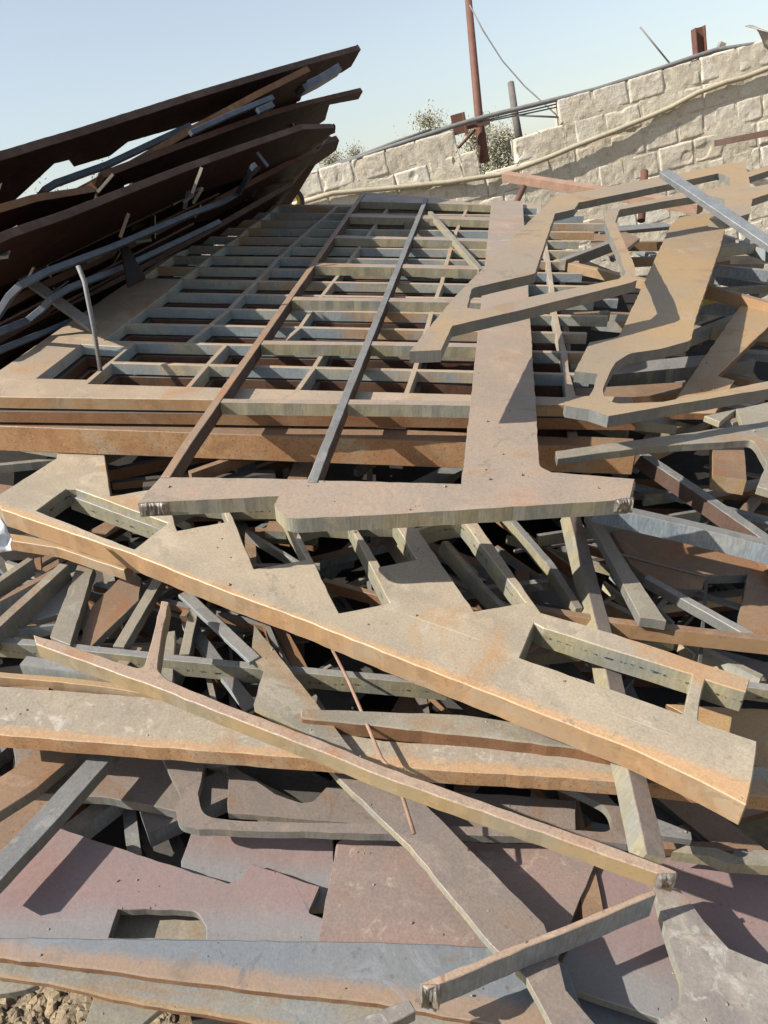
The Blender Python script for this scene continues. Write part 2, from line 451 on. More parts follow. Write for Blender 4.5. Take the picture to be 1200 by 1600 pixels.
def slag(parent, pl, a, b, th, n=9, out=.012, seed=1):
    """melted, dripping end of a flame cut, from pixel a to pixel b of the plate's rim"""
    rnd = random.Random(seed)
    A = pl.P(*a); B = pl.P(*b); nw = pl.nw
    bm = bmesh.new()
    d = (B-A); L = d.length; dx = d/L; outv = dx.cross(nw)
    mid = (A+B)/2
    if (mid+outv*.1-CLOC).length > (mid-outv*.1-CLOC).length: outv = -outv
    ni, nj = 48, 16; g = []
    for j in range(nj+1):
        row = []
        for i in range(ni+1):
            u, t = i/ni, j/nj
            e = min(1, min(u, 1-u)*9)*min(1, min(t, 1-t)*7)
            q = Vector((u*L*70+seed*3, t*th*16, seed))
            h = .35+.9*abs(noise.noise(q))+.5*noise.noise(q*2.7)
            drip = .010*max(0, noise.noise(Vector((u*L*60, seed*1.7, 3))))*t
            p = A+dx*(u*L)+outv*(out*max(0, h)*e-.0015*(1-e))-nw*(t*th*1.02+drip)+nw*.0008
            row.append(bm.verts.new(p))
        g.append(row)
    for r0, r1 in zip(g, g[1:]):
        for i in range(ni): bm.faces.new((r0[i], r0[i+1], r1[i+1], r1[i]))
    for f in bm.faces: f.smooth = True
    me = bpy.data.meshes.new('slag_end'); bm.to_mesh(me); bm.free()
    for v in me.vertices: v.co -= mid
    o = link('slag_end', me, [M_SLAG], Matrix.Translation(mid))
    o.parent = parent; o.matrix_parent_inverse = parent.matrix_world.inverted()
    return o
def box_mesh(name, sx, sy, sz):
    me = sheet_mesh(name, [(-sx/2, -sy/2), (sx/2, -sy/2), (sx/2, sy/2), (-sx/2, sy/2)], [], sz); return me
def empty(name, loc):
    o = bpy.data.objects.new(name, None); COL.objects.link(o); o.location = loc; o.empty_display_size = .1
    bpy.context.view_layer.update(); return o
def adopt(o, parent):
    bpy.context.view_layer.update()
    o.parent = parent; o.matrix_parent_inverse = parent.matrix_world.inverted(); return o

# ================================================================== SETTING
# ---- ground
def build_ground():
    bm = bmesh.new(); xs = []
    def axis(a, b, fine, lo, hi):
        v = []; t = lo
        while t < a: v.append(t); t += max(.5, (a-t)*.35)
        t = a
        while t < b: v.append(t); t += fine
        t = b
        while t < hi: v.append(t); t += max(.5, (t-b)*.35+.5)
        v.append(hi); return v
    X = axis(-1.6, 1.6, .04, -600, 600); Y = axis(.6, 3.2, .04, -400, 1200)
    grid = []
    for y in Y:
        row = []
        for x in X:
            m = .06
            h = noise.fractal(Vector((x*3, y*3, .3)), .9, 2.1, 5)*.05 if abs(x) < 4 and abs(y) < 6 else 0
            row.append(bm.verts.new((x, y, m+h)))
        grid.append(row)
    for a, b in zip(grid, grid[1:]):
        for i in range(len(a)-1):
            bm.faces.new((a[i], a[i+1], b[i+1], b[i])).smooth = True
    me = bpy.data.meshes.new('ground'); bm.to_mesh(me); bm.free()
    m = plain('sandy_dirt', (.36, .27, .17), (.27, .20, .125), 9, .9, 0, .01, .2)
    return tag(link('ground', me, [m]), 'sandy dirt ground under the scrap heap', kind='structure')
GROUND = build_ground()

def build_rubble():
    rnd = random.Random(5); tmpl = []
    for sub in (1, 2):
        t = bmesh.new(); bmesh.ops.create_icosphere(t, subdivisions=sub, radius=1)
        tmpl.append(([v.co.copy() for v in t.verts], [[v.index for v in f.verts] for f in t.faces])); t.free()
    V = []; FC = []
    for i in range(2600):
        px, py = rnd.uniform(-60, 270), rnd.uniform(1495, 1650)
        r = CM @ ray(px, py); t = (.06-EYE)/r.z; p = CLOC+r*t
        s = abs(rnd.gauss(0, .008))+.003
        vs_, fs_ = tmpl[1 if s > .009 else 0]
        sc = Vector((rnd.uniform(.7, 1.4), rnd.uniform(.7, 1.4), rnd.uniform(.5, 1)))*s
        off = Vector((rnd.random()*9, rnd.random()*9, i))
        z = .06+noise.fractal(Vector((p.x*3, p.y*3, .3)), .9, 2.1, 5)*.05
        n0 = len(V)
        for c in vs_:
            q = c*(1+.5*noise.noise(c*1.1+off)+.22*noise.noise(c*2.9+off))
            V.append((p.x+q.x*sc.x, p.y+q.y*sc.y, z+q.z*sc.z))
        FC += [[n0+k for k in f] for f in fs_]
    me = bpy.data.meshes.new('rubble'); me.from_pydata(V, [], FC)
    m = plain('rubble_stone', (.42, .33, .22), (.26, .21, .15), 25, .9, 0, .002, .2)
    return tag(link('rubble', me, [m]), 'small stones and clods lying on the dirt', kind='stuff')
build_rubble()

# ---- masonry wall
WU = Vector((1, .262, .06)); WUw = (CM @ WU).normalized()
WUP = Vector((0, 0, 1)); WUPo = (WUP-WUw*WUP.dot(WUw)).normalized()
WN = WUw.cross(WUPo)
if WN.y > 0: WN = -WN
W0 = at(905, 215, 6.5)             # on the wall face
def wall_uv(px, py, off=0.0):
    """point of the wall face behind a pixel"""
    r = CM @ ray(px, py); t = (W0+WN*off-CLOC).dot(WN)/r.dot(WN); return CLOC+r*t
def build_wall():
    m, nt, b = nodes_of('cream_block_masonry')
    tc, v = obj_coord(nt)
    at_ = nt.nodes.new('ShaderNodeAttribute'); at_.attribute_name = 'tint'
    n1 = noise_n(nt, v, 2.2, 6, .6, .5)
    c = mixc(nt, at_.outputs['Fac'], (.46, .42, .34), (.54, .515, .455))
    c = mixc(nt, math_(nt, 'MULTIPLY', ramp(nt, n1, .4, .68), .55), c, (.40, .355, .28))
    n2 = noise_n(nt, v, 14, 8, .7)
    c = mixc(nt, math_(nt, 'MULTIPLY', ramp(nt, n2, .54, .62), .5), c, (.27, .225, .165))
    n3 = noise_n(nt, v, 60, 6, .75)
    c = mixc(nt, .4, c, mixc(nt, ramp(nt, n3, .3, .7), (.6, .6, .6), (1.25, 1.25, 1.25)), 'MULTIPLY')
    nt.links.new(c, b.inputs['Base Color']); b.inputs['Roughness'].default_value = .95; b.inputs['Specular IOR Level'].default_value = .15
    bump(nt, math_(nt, 'ADD', n2, math_(nt, 'MULTIPLY', n3, .4)), .8, .012, b)
    rnd = random.Random(3)
    bm = bmesh.new(); tint = bm.verts.layers.float.new('tint')
    H = .198
    def P(u, vv, d): return WUw*u+WUPo*vv+WN*d
    def block(u0, u1, v0, v1, d0, tn, seed, nx=26, ny=17, rough=1.0):
        g = []
        w, h = u1-u0, v1-v0
        k = [rnd.uniform(-.008, .008) for _ in range(8)]
        for j in range(ny+1):
            row = []
            for i in range(nx+1):
                s, t = i/nx, j/ny
                e = min(s*w, (1-s)*w, t*h, (1-t)*h)
                nn = noise.fractal(Vector((u0*3+s*w*9, v0*3+t*h*9, seed*1.7)), .9, 2.2, 5)
                eu = noise.noise(Vector((s*w*22+seed*5, t*h*22, 4)))
                chip = max(0, noise.noise(Vector((s*w*7+seed*2.3, t*h*7, 9)))-.28)*rough
                ed = max(0, 1-e/(.008+.007*eu))
                dd = d0-.009*ed*ed+.006*nn*rough-chip*.10
                uu = u0+s*w+k[0]*(1-s)*(1-t)+k[1]*s*t+.004*eu*(1 if i in (0, nx) else 0)
                v2 = v0+t*h+k[2]*(1-t)*s+k[3]*t*(1-s)+.004*eu*(1 if j in (0, ny) else 0)
                vt = bm.verts.new(P(uu, v2, dd)); vt[tint] = tn-chip*1.5; row.append(vt)
            g.append(row)
        for a, b2 in zip(g, g[1:]):
            for i in range(nx):
                bm.faces.new((a[i], a[i+1], b2[i+1], b2[i])).smooth = True
        # sides and back
        ring = g[0]+[r[-1] for r in g[1:]]+g[-1][-2::-1]+[r[0] for r in g[-2:0:-1]]
        back = []
        for vt in ring:
            q = vt.co; dd = q.dot(WN); nv = bm.verts.new(q-WN*(dd+.17)); nv[tint] = tn; back.append(nv)
        for i in range(len(ring)):
            j = (i+1) % len(ring)
            bm.faces.new((ring[j], ring[i], back[i], back[j]))
    # regular courses; the stepped top is where blocks are missing, as in the photo
    def u_of(px, py): return (wall_uv(px, py)-W0).dot(WUw)
    def v_of(px, py): return (wall_uv(px, py)-W0).dot(WUPo)
    v_a = v_of(872, 155)           # top of the highest broken course at its left end
    ends = [u_of(872, 170), u_of(803, 215), u_of(745, 260)]
    left = [u_of(716, 225), u_of(752, 260)]
    uR = u_of(1300, 40); uL = u_of(380, 300)-.4
    for row in range(11):
        v1 = v_a-row*H; v0 = v1-H+.009
        runs = [(ends[row], uR), (uL, left[row])] if row < 2 else [(uL, uR)]
        for a0, a1 in runs:
            u = a0
            wmin = .15
            if a0 == uL: u += rnd.uniform(0, .2)
            while u < a1-wmin:
                w = rnd.choice((.285, .29, .30, .30, .31, .26, .22))
                if row == 0 and a0 != uL: w = .30
                if u+w > a1-wmin and a1 != uR: w = a1-u
                tn = rnd.choice((.1, .25, .3, .45, .9)) if row else rnd.choice((.5, .95, .3, .8))
                block(u, u+w-.009, v0, v1, rnd.uniform(-.004, .005), tn, rnd.uniform(0, 50), rough=(.5 if tn > .7 else 1.1))
                u += w
    gapv = v_a-2*H
    # mortar bed, a rough slab a little behind the block faces that squeezes out of joints here and there
    u0 = u_of(330, 320)-.5; u1 = uR; vb = v_a-11*H
    nx, ny = 340, 120
    g = []
    def topv(u):
        if u > ends[0]+.02: return v_a-.012
        if u > ends[1]+.02: return v_a-H-.012
        if u < left[0]-.02: return v_a-.02
        if u < left[1]-.02: return v_a-H-.012
        return v_a-2*H+.02*noise.noise(Vector((u*9, 0, 0)))
    for j in range(ny+1):
        row = []
        for i in range(nx+1):
            u = u0+(u1-u0)*i/nx; t = j/ny; vv = vb+(topv(u)-vb)*t
            n = noise.fractal(Vector((u*2.2, vv*2.2, 5)), .8, 2.1, 6)
            n2 = noise.fractal(Vector((u*14, vv*14, 2)), .8, 2.1, 4)
            vt = bm.verts.new(P(u, vv, -.0015+.014*n+.004*n2)); vt[tint] = .05; row.append(vt)
        g.append(row)
    for a, b2 in zip(g, g[1:]):
        for i in range(nx): bm.faces.new((a[i], a[i+1], b2[i+1], b2[i])).smooth = True
    me = bpy.data.meshes.new('masonry_wall'); bm.to_mesh(me); bm.free()
    o = link('masonry_wall', me, [m], Matrix.Translation(W0))
    return tag(o, 'broken cream block wall with stepped top behind the scrap heap', 'wall')
WALL = build_wall()

# ---- things on and behind the wall
def wp(px, py, off=.03): return wall_uv(px, py, off)
hose_px = [(1230, 95), (1200, 107), (1160, 122), (1135, 128), (1090, 145), (1048, 168), (1020, 180), (960, 205), (900, 228), (860, 245), (815, 262), (780, 273), (700, 285), (620, 293), (520, 302), (440, 325)]
tube('hose', [wp(x, y, .055 if 700 < x < 1000 else .035) for x, y in hose_px], .021, M_HOSE, 'cream hose sagging diagonally across the face of the block wall', 'hose')
pipe_px = [(1240, 58), (1190, 68), (1120, 78), (1085, 89), (1000, 118), (930, 140), (870, 155), (830, 165), (760, 182), (715, 195), (660, 213), (600, 233), (540, 254), (480, 275), (440, 290)]
tube('conduit', [wp(x, y, -.02) for x, y in pipe_px], .019, M_GREYPIPE, 'long grey conduit running along the stepped top of the block wall', 'pipe')
tube('conduit', [wp(x, y, -.06) for x, y in [(674, 203), (620, 221), (560, 244), (500, 265), (450, 283)]], .014, M_GREYPIPE, 'short second grey conduit above the left low part of the block wall', 'pipe')
for dy, lab in ((5, 'upper thin grey cable stretched from the rusty bracket to the loose block'), (10, 'middle thin grey cable stretched from the rusty bracket to the loose block')):
    tube('cable', [wp(872, 157+dy, -.03), wp(830, 168+dy*.8, -.03), wp(745, 189+dy*.4, -.03)], .006, M_GREYPIPE, lab, 'cable')
tube('rod', [wp(872, 183, -.03), wp(805, 180, -.03)], .008, M_GREYPIPE, 'short thin rod sticking out left below the loose top block', 'rod')
# rusty pole with its bracket
pole = tube('rusty_pole', [at(757, 252, 6.75), at(748, 180, 6.72), at(731, -10, 6.62)], [.044, .037, .03], M_RUSTPIPE, 'tall rusty steel pole standing in the gap of the block wall', 'pole', seg=14)
def ch(name, a, b, w, h, mat, parent): 
    o = bar3(name, a, b, w, h, [mat, mat], nrm=-WN*1.0); return adopt(o, parent)
bk = bar3('bracket_channel', at(713, 178, 6.5), at(720, 206, 6.5), .10, .03, [M_RUSTPIPE]*2, nrm=WN); adopt(bk, pole)
bk = bar3('bracket_channel', at(724, 175, 6.47), at(731, 205, 6.47), .02, .06, [M_RUSTPIPE]*2, nrm=WN); adopt(bk, pole)
bk = bar3('bracket_arm', at(722, 199, 6.6), at(757, 193, 6.7), .045, .05, [M_RUSTPIPE]*2, nrm=WN); adopt(bk, pole)
bk = tube('brace', [at(716, 231, 6.7), at(742, 203, 6.75)], .013, M_RUSTPIPE, parent=pole)
tube('wire', [at(734, 8, 6.6), at(755, 48, 6.6), at(785, 95, 6.65), at(820, 135, 6.6), at(848, 160, 6.6), at(872, 182, 6.5)], .006, M_GREYPIPE, 'thin wire sagging from the rusty pole to the block wall', 'wire')
tube('wooden_pole', [at(811, 215, 9), at(805, 180, 9), at(798, 129, 9)], [.045, .042, .038], plain('grey_wood', (.20, .18, .16), (.15, .135, .12), 20, .85), 'short grey wooden pole standing behind the block wall', 'pole', seg=12)
tube('rod', [wp(1048, 101, -.1), wp(1000, 42, -.14)], .007, M_GREYPIPE, 'thin grey rod leaning above the top of the block wall', 'rod')
# I beam stub on the wall
ib = empty('steel_stanchion', wp(1100, 85, -.08))
zax = WUP
for u, w, d, nm, bk_ in ((-.038, .011, .09, 'flange', 0), (.038, .011, .09, 'flange', 0), (0, .064, .01, 'web', .04)):
    a = wp(1098, 92, -.08)+WUw*u-WN*bk_
    o = bar3(nm, a, a+Vector((0, 0, .24))-WUw*.012, w, d, [M_RUSTPIPE]*2, nrm=WN); adopt(o, ib)
tag(ib, 'short rusty steel stanchion sticking up from the wall top', 'steel post')
o = bar3('concrete_scrap', wp(1126, 78, -.05), wp(1131, 66, -.05), .05, .05, [M_SHEET]*2, 'small pale stub on the wall top right of the rusty stanchion', 'fragment', nrm=WN)
def corrugated():
    bm = bmesh.new(); A = at(1164, 40, 6.0); B = at(1240, 60, 5.6); C = at(1195, 75, 6.05); D = at(1250, 120, 5.6)
    n = 40; rows = []
    for j in range(7):
        t = j/6; row = []
        for i in range(n+1):
            s = i/n; p = A.lerp(B, s).lerp(C.lerp(D, s), t)
            p = p+Vector((0, -.3, .95))*(.05*math.sin(math.pi*t)+.014*math.sin(t*40))
            row.append(bm.verts.new(p))
        rows.append(row)
    for a, b in zip(rows, rows[1:]):
        for i in range(n): bm.faces.new((a[i], a[i+1], b[i+1], b[i])).smooth = True
    me = bpy.data.meshes.new('roof_sheet'); bm.to_mesh(me); bm.free()
    o = link('roof_sheet', me, [M_SHEET]); s = o.modifiers.new('t', 'SOLIDIFY'); s.thickness = .006
    return tag(o, 'curled weathered roofing sheet jutting out over the wall top at right', 'roof sheet')
corrugated()
bar3('steel_bar', wp(1117, 219, .10), wp(1260, 234, .5), .05, .05, [T_GREY, C_DARKGREY], 'dark steel bar leaning on the right end of the block wall', nrm=Vector((0, 0, 1)))

# ---- trees behind
LEAF = plain('dusty_olive_leaves', (.41, .405, .29), (.50, .475, .36), 3, .8, 0, .001, .2)
BARK = plain('grey_bark', (.20, .16, .12), (.15, .12, .09), 12, .9, 0, .003)
def tree(base, height, width, seed, label, n=1800, leaf=.05, bare=.0):
    rnd = random.Random(seed); root = empty('tree', base)
    bm = bmesh.new()
    me_pts = []
    tr = [Vector((0, 0, 0)), Vector((rnd.uniform(-.1, .1), 0, height*.3)), Vector((rnd.uniform(-.2, .2), rnd.uniform(-.2, .2), height*.75))]
    me = tube_mesh('trunk', tr, [height*.022, height*.017, height*.005], 7)
    o = link('trunk', me, [BARK]); o.parent = root
    clumps = []
    for k in range(20):
        a = rnd.uniform(0, 6.28); z = height*rnd.uniform(.38, .97); rr = width*.5*rnd.uniform(.2, 1)*math.sin(math.pi*min(1, max(.12, (z/height-.25)/.78)))**.7
        tip = Vector((math.cos(a)*rr, math.sin(a)*rr, z)); clumps.append((tip, width*rnd.uniform(.16, .30)))
        s = tr[1].lerp(tr[2], rnd.uniform(0, .8)); mid = s.lerp(tip, .5)+Vector((0, 0, .05*height))
        bo = tube_mesh('branch', [s, mid, tip], [height*.008, height*.005, height*.002], 5)
        bm.from_mesh(bo); bpy.data.meshes.remove(bo)
    mb = bpy.data.meshes.new('limbs'); bm.to_mesh(mb); bm.free()
    o = link('limbs', mb, [BARK]); o.parent = root
    bm = bmesh.new()
    leaf *= .5
    for i in range(n*5):
        c, r = rnd.choice(clumps)
        q = Vector((rnd.gauss(0, 1), rnd.gauss(0, 1), rnd.gauss(0, .9)))*r*.62
        p = c+q; u = Vector((rnd.uniform(-1, 1), rnd.uniform(-1, 1), rnd.uniform(-1, 1))).normalized(); v = u.orthogonal().normalized()
        s = leaf*rnd.uniform(.6, 1.4)
        bm.faces.new([bm.verts.new(p+u*s), bm.verts.new(p+v*s*.4), bm.verts.new(p-u*s), bm.verts.new(p-v*s*.4)])
    ml = bpy.data.meshes.new('crown'); bm.to_mesh(ml); bm.free()
    o = link('crown', ml, [LEAF]); o.parent = root
    return tag(root, label, 'tree')
def tree_at(px, top, bot, d, wpx, seed, label, n=1500, leaf=.05):
    b = at(px, bot, d); t = at(px, top, d); gz = b.copy(); h = t.z
    tree(Vector((t.x, t.y, 0)), h*.97, wpx*1.3/F*d, seed, label, n, leaf)
tree_at(670, 172, 260, 19, 52, 1, 'pale bushy tree behind the wall just left of the rusty pole', 1500, .07)
tree_at(745, 180, 260, 21, 46, 2, 'sparse tree behind the wall partly hidden by the rusty pole', 1200, .07)
tree_at(782, 186, 260, 17, 50, 3, 'olive leafy tree behind the wall gap between the two poles', 1900, .06)
tree_at(515, 232, 280, 24, 52, 4, 'low bush-like tree beyond the wall beside the tip of the rusty plates', 1500, .07)
tree_at(553, 222, 260, 26, 34, 5, 'small round tree beyond the wall right of the rusty plates', 900, .07)
tree_at(618, 208, 250, 28, 44, 6, 'thin far tree seen just above the low left run of the wall', 600, .07)
tree_at(52, 272, 345, 12, 95, 7, 'olive tree seen through the gap under the topmost rusty plate at far left', 2600, .05)
tree_at(155, 246, 300, 20, 46, 8, 'far tree top seen in the sliver of sky between rusty plates', 700, .07)

# tyre with yellow rim by the far corner of the lattice
ty = empty('wheel', at(463, 312, 6.1))
def ring(name, R0, r, mat):
    bm = bmesh.new()
    S, s = 36, 12; V = []
    for i in range(S):
        a = 2*math.pi*i/S
        V.append([bm.verts.new(((R0+r*math.cos(2*math.pi*j/s))*math.cos(a), r*1.1*math.sin(2*math.pi*j/s), (R0+r*math.cos(2*math.pi*j/s))*math.sin(a))) for j in range(s)])
    for i in range(S):
        for j in range(s): bm.faces.new((V[i][j], V[(i+1) % S][j], V[(i+1) % S][(j+1) % s], V[i][(j+1) % s])).smooth = True
    me = bpy.data.meshes.new(name); bm.to_mesh(me); bm.free()
    o = link(name, me, [mat]); o.parent = ty; return o
ring('tyre', .075, .022, M_RUBBER); ring('rim', .046, .015, M_YELLOWPAINT)
ty.rotation_euler = (0, 0, R(35)); ty.location = at(459, 314, 6.05)
tag(ty, 'small black wheel with a yellow rim at the foot of the wall', 'wheel')

# ================================================================== THE HEAP: lattice plates
kG = 2.3*-GN.dot(ray(300, 625))
PG = G(kG)
def yrow(i, x): 
    y = 16+1000/(1.692+.1135*i)
    return y + (x-330)*(.008+.02*(y-320)/290)
def interp(poly, y):
    for (x0, y0), (x1, y1) in zip(poly, poly[1:]):
        if (y0-y)*(y1-y) <= 0: return x0+(x1-x0)*(y-y0)/((y1-y0) or 1)
    (x0, y0), (x1, y1) = (poly[0], poly[1]) if y > poly[0][1] else (poly[-2], poly[-1])
    return x0+(x1-x0)*(y-y0)/(y1-y0)
LLA = [(131, 607), (172, 570), (209, 537)]
LLB = [(160, 535), (194, 508), (227, 482), (257, 459), (282, 437)]
LLC = [(207, 444), (250, 414), (288, 387), (322, 362), (350, 344), (383, 323)]
LLF2 = [(293, 607), (322, 572), (352, 539)]
LL1B = [(282, 437), (308, 417), (328, 400), (350, 385), (371, 370), (385, 357), (402, 346), (418, 334), (432, 322)]
LL2 = [(295, 535), (329, 507), (356, 484), (379, 459), (400, 438), (418, 419), (436, 400), (452, 385), (468, 370), (482, 357), (497, 345), (512, 333), (524, 322)]
LL3F = [(460, 612), (485, 579), (506, 545)]
LL3 = [(447, 527), (470, 507), (485, 484), (503, 459), (517, 441), (534, 420), (550, 398), (560, 385), (570, 372), (580, 357), (592, 342), (604, 325)]
LL4 = [(632, 615), (645, 580), (660, 532), (667, 507), (675, 480), (683, 455), (690, 437), (695, 417), (701, 395), (707, 375), (713, 357), (722, 338), (730, 322)]
LL4B = [(757, 616), (769, 330)]
LL5 = [(892, 625), (885, 575), (880, 533), (872, 507), (866, 480), (863, 455), (861, 437), (858, 417), (856, 400), (853, 385), (850, 365), (846, 345), (842, 322)]
def lattice_mesh(name, th, seed, comb=True):
    rnd = random.Random(seed)
    o = PG.P(0, 620); M = frame(o, PG.P(700, 630)-o, PG.nw); Mi = M.inverted()
    loc = lambda x, y: tuple((Mi @ PG.P(x, y)).xy)
    holes = []
    def inset(q, d):
        q = [Vector(p) for p in q]
        if area2(q) < 0: q = q[::-1]
        n = len(q); out = []
        for i in range(n):
            a, b, c = q[i-1], q[i], q[(i+1) % n]
            e1 = (b-a).normalized(); e2 = (c-b).normalized()
            n1 = Vector((-e1.y, e1.x)); n2 = Vector((-e2.y, e2.x))
            bi = (n1+n2); bi = bi/max(bi.dot(n1), .3)
            out.append(tuple(b+bi*d))
        return out
    for i in range(14):
        if i < 2: cols = [LLA, LLF2, LL3F, LL4, LL4B, LL5]
        elif i < 6: cols = [LLB, LL2, LL3, LL4, LL4B, LL5]
        else: cols = [LLC, LL1B, LL2, LL3, LL4, LL4B, LL5]
        for a, b in zip(cols, cols[1:]):
            if i == 5 and a is LLB: pass
            yb, yt = yrow(i, 330), yrow(i+1, 330)
            xa0, xa1, xb0, xb1 = interp(a, yb), interp(a, yt), interp(b, yb), interp(b, yt)
            q = [loc(xa0, yrow(i, xa0)), loc(xb0, yrow(i, xb0)), loc(xb1, yrow(i+1, xb1)), loc(xa1, yrow(i+1, xa1))]
            holes.append(inset(q, .0085))
    RUSTY = .05
    holes.append(inset([loc(54, 592), loc(136, 594), loc(200, 542), loc(126, 537)], .004))
    outer = [(-60, 619), (992, 634), (986, 620), (900, 618)]
    out = [loc(*p) for p in outer]
    if comb:
        for i in range(1, 14):
            y = yrow(i, 870); x5 = interp(LL5, yrow(i, 330))
            p = Vector(loc(x5, y)); xe = rnd.choice((905, 910, 912, 928, 945, 950)) + (12 if i < 4 else 0)
            e = Vector(loc(xe, yrow(i, xe)))
            up = Vector((0, .009))
            out += [tuple(p+Vector((.012, -.009))), tuple(e-up), tuple(e+up), tuple(p+Vector((.012, .009)))]
    out += [loc(846, 318), loc(388, 320), loc(292, 382), loc(248, 409), loc(180, 454), loc(0, 578), loc(-60, 616)]
    me = sheet_mesh(name, out, holes, th, None, .0006, .05, RUSTY)
    return me, M
TH1 = .039
meL, ML = lattice_mesh('lattice_plate', TH1, 4)
lat = link('lattice_plate', meL, [T_GRID, C_RUST, C_GRID], ML, bevel=.0015)
tag(lat, 'topmost big rusty steel lattice plate with rows of rectangular openings', 'lattice plate', 'stacked lattice plates')
meL3, _ = lattice_mesh('lattice_plate', TH1, 6, False)
o = link('lattice_plate', meL3, [T_DEEP, C_BROWN, C_DARK], ML @ Matrix.Translation((.016, -.006, -TH1-.006)) @ Matrix.Rotation(R(.4), 4, 'Z'), bevel=.0015)  # dark face and opening sides paint in gap shade; brown edge is rust
tag(o, 'second brown lattice plate lying directly under the topmost lattice', 'lattice plate', 'stacked lattice plates')
meL2, _ = lattice_mesh('lattice_plate', .088, 9, False)
o = link('lattice_plate', meL2, [T_BROWN, C_RUSTP, C_DARK], ML @ Matrix.Translation((.004, -.012, -2*TH1-.016)) @ Matrix.Rotation(R(-2.2), 4, 'Z'), bevel=.002)  # opening sides darkened to paint in shade; pitted orange edge is rust
tag(o, 'lowest and thickest lattice plate with broad orange pitted front edge', 'lattice plate', 'stacked lattice plates')

# ---- skeleton with the wide stem lying on the lattice
kS = kG-1.208*(.038+.002)
PS = G(kS)
def ln(p, q, y): return p[0]+(q[0]-p[0])*(y-p[1])/(q[1]-p[1])
b1a, b1b = (257, 742), (568, 301)
b2a, b2b = (487, 750), (666, 309)
rungs = [(306.5, 314), (333, 338), (367, 371.5), (410.5, 416), (463.5, 469), (532, 538), (623, 629)]   # far edge, near edge of each rung's top
def barx(a, b, y, side, w):
    x = ln(a, b, y); return x+side*w*(y-16)/600
holes = []
stemL = lambda y: ln((722, 752), (768, 311), y)
edges_y = [(314, 333), (338, 367), (371.5, 410.5), (416, 463.5), (469, 532), (538, 623)]
for y1, y2 in edges_y:
    holes.append([(barx(b1a, b1b, y2, 1, 5), y2), (barx(b2a, b2b, y2, -1, 5), y2+2), (barx(b2a, b2b, y1, -1, 4), y1+1), (barx(b1a, b1b, y1, 1, 4), y1)])
    holes.append([(barx(b2a, b2b, y2, 1, 5), y2+1), (stemL(y2), y2+3), (stemL(y1), y1+3), (barx(b2a, b2b, y1, 1, 4), y1+1)])
holes.append([(barx(b1a, b1b, 744, 1, 7), 745.5, .004), (barx(b2a, b2b, 749, -1, 6), 749), (barx(b2a, b2b, 631, -1, 5), 631), (barx(b1a, b1b, 630, 1, 5), 629)])
holes.append([(barx(b2a, b2b, 749, 1, 6), 750.5, .004), (721, 756), (stemL(632), 633), (barx(b2a, b2b, 631, 1, 5), 631)])
outer = [(215, 786), (252, 744), (barx(b1a, b1b, 623, -1, 6), 623), (barx(b1a, b1b, 460, -1, 6), 460), (564, 302), (570, 299), (668, 306), (767, 316), (768, 309), (817, 309), (830, 520), (843, 728, .03), (862, 737), (992, 747), (984, 779), (730, 796), (600, 804), (448, 811, .05), (428, 790, .02), (436, 775)]
sk = plate('skeleton_plate', PS, outer, .038, [T_PINKTAN, C_YELLOW], 'T-shaped pinkish skeleton plate with wide stem and thin ladder bars on the lattice', 'skeleton plate', holes, edge=((448, 811), (984, 779)))
for a_, b_, m_, nm in ((b1a, b1b, [T_BROWNBAR, C_DARKGREY], 'bar1'), (b2a, b2b, [T_GREY, C_DARKGREY], 'bar2')):
    mid = [(a_[0]+(b_[0]-a_[0])*q/8, a_[1]+(b_[1]-a_[1])*q/8) for q in range(9)]
    PS2 = Plane(kS-1.208*.0025)
    o = strip('ladder_bar', PS2, [(a_[0]+1, a_[1]+3)]+mid[1:], .024, .043, m_)
    adopt(o, sk)
slag(sk, PS, (216, 788), (262, 786), .034, 9, .006, 3)
slag(sk, PS, (962, 781), (992, 777), .036, 4, .013, 8)
slag(sk, PS, (985, 779), (992, 748), .034, 6, .005, 12)

# ---- hooked skeleton, upper right
kH = kS-1.208*.225
PH = G(kH)
outer = [(640, 549), (712, 462), (750, 424), (800, 371), (870, 305), (882, 305), (1000, 284), (1090, 270), (1140, 260), (1163, 262), (1166, 276), (1215, 262), (1215, 270), (1168, 284), (1172, 300), (1235, 290), (1235, 300), (1174, 318), (1170, 340, .02), (1134, 350), (1108, 346), (1130, 336, .03), (1131, 316, .03), (1100, 309), (1040, 317), (968, 329, .03), (961, 348, .03), (973, 376, .2), (989, 412, .2), (995, 440, .03), (985, 444), (800, 488), (707, 509), (689, 547)]
arm = [(1047, 354, .02), (1062, 338), (1134, 330), (1134, 353), (1125, 387), (1107, 440), (1087, 497), (1080, 532, .07), (1033, 545, .2), (984, 552, .08), (962, 566, .05), (953, 581), (942, 608, .01), (943, 620, .03), (960, 631, .03), (1036, 628), (1240, 588), (1240, 601), (1036, 635), (951, 650), (921, 640), (884, 634), (882, 628), (919, 621, .03), (928, 606), (934, 584), (898, 580), (921, 535, .01), (967, 526, .05), (1013, 427)]
plate('skeleton_plate', G(kH+1.208*.135), arm, .032, [T_HOOK, C_GREY], 'broad tan-orange skeleton arm with a hooked lower strip at right', 'skeleton plate', edge=((884, 634), (951, 650)))
hole = [(730, 481), (737, 450, .06), (836, 428, .05), (850, 385), (867, 334), (898, 327), (904, 317), (1000, 299), (1122, 276, .01), (1139, 283, .01), (1139, 296, .01), (1090, 303), (973, 322), (947, 331, .06), (945, 346, .1), (953, 368, .2), (969, 402, .2), (977, 430, .03), (966, 438), (825, 465), (752, 484)]
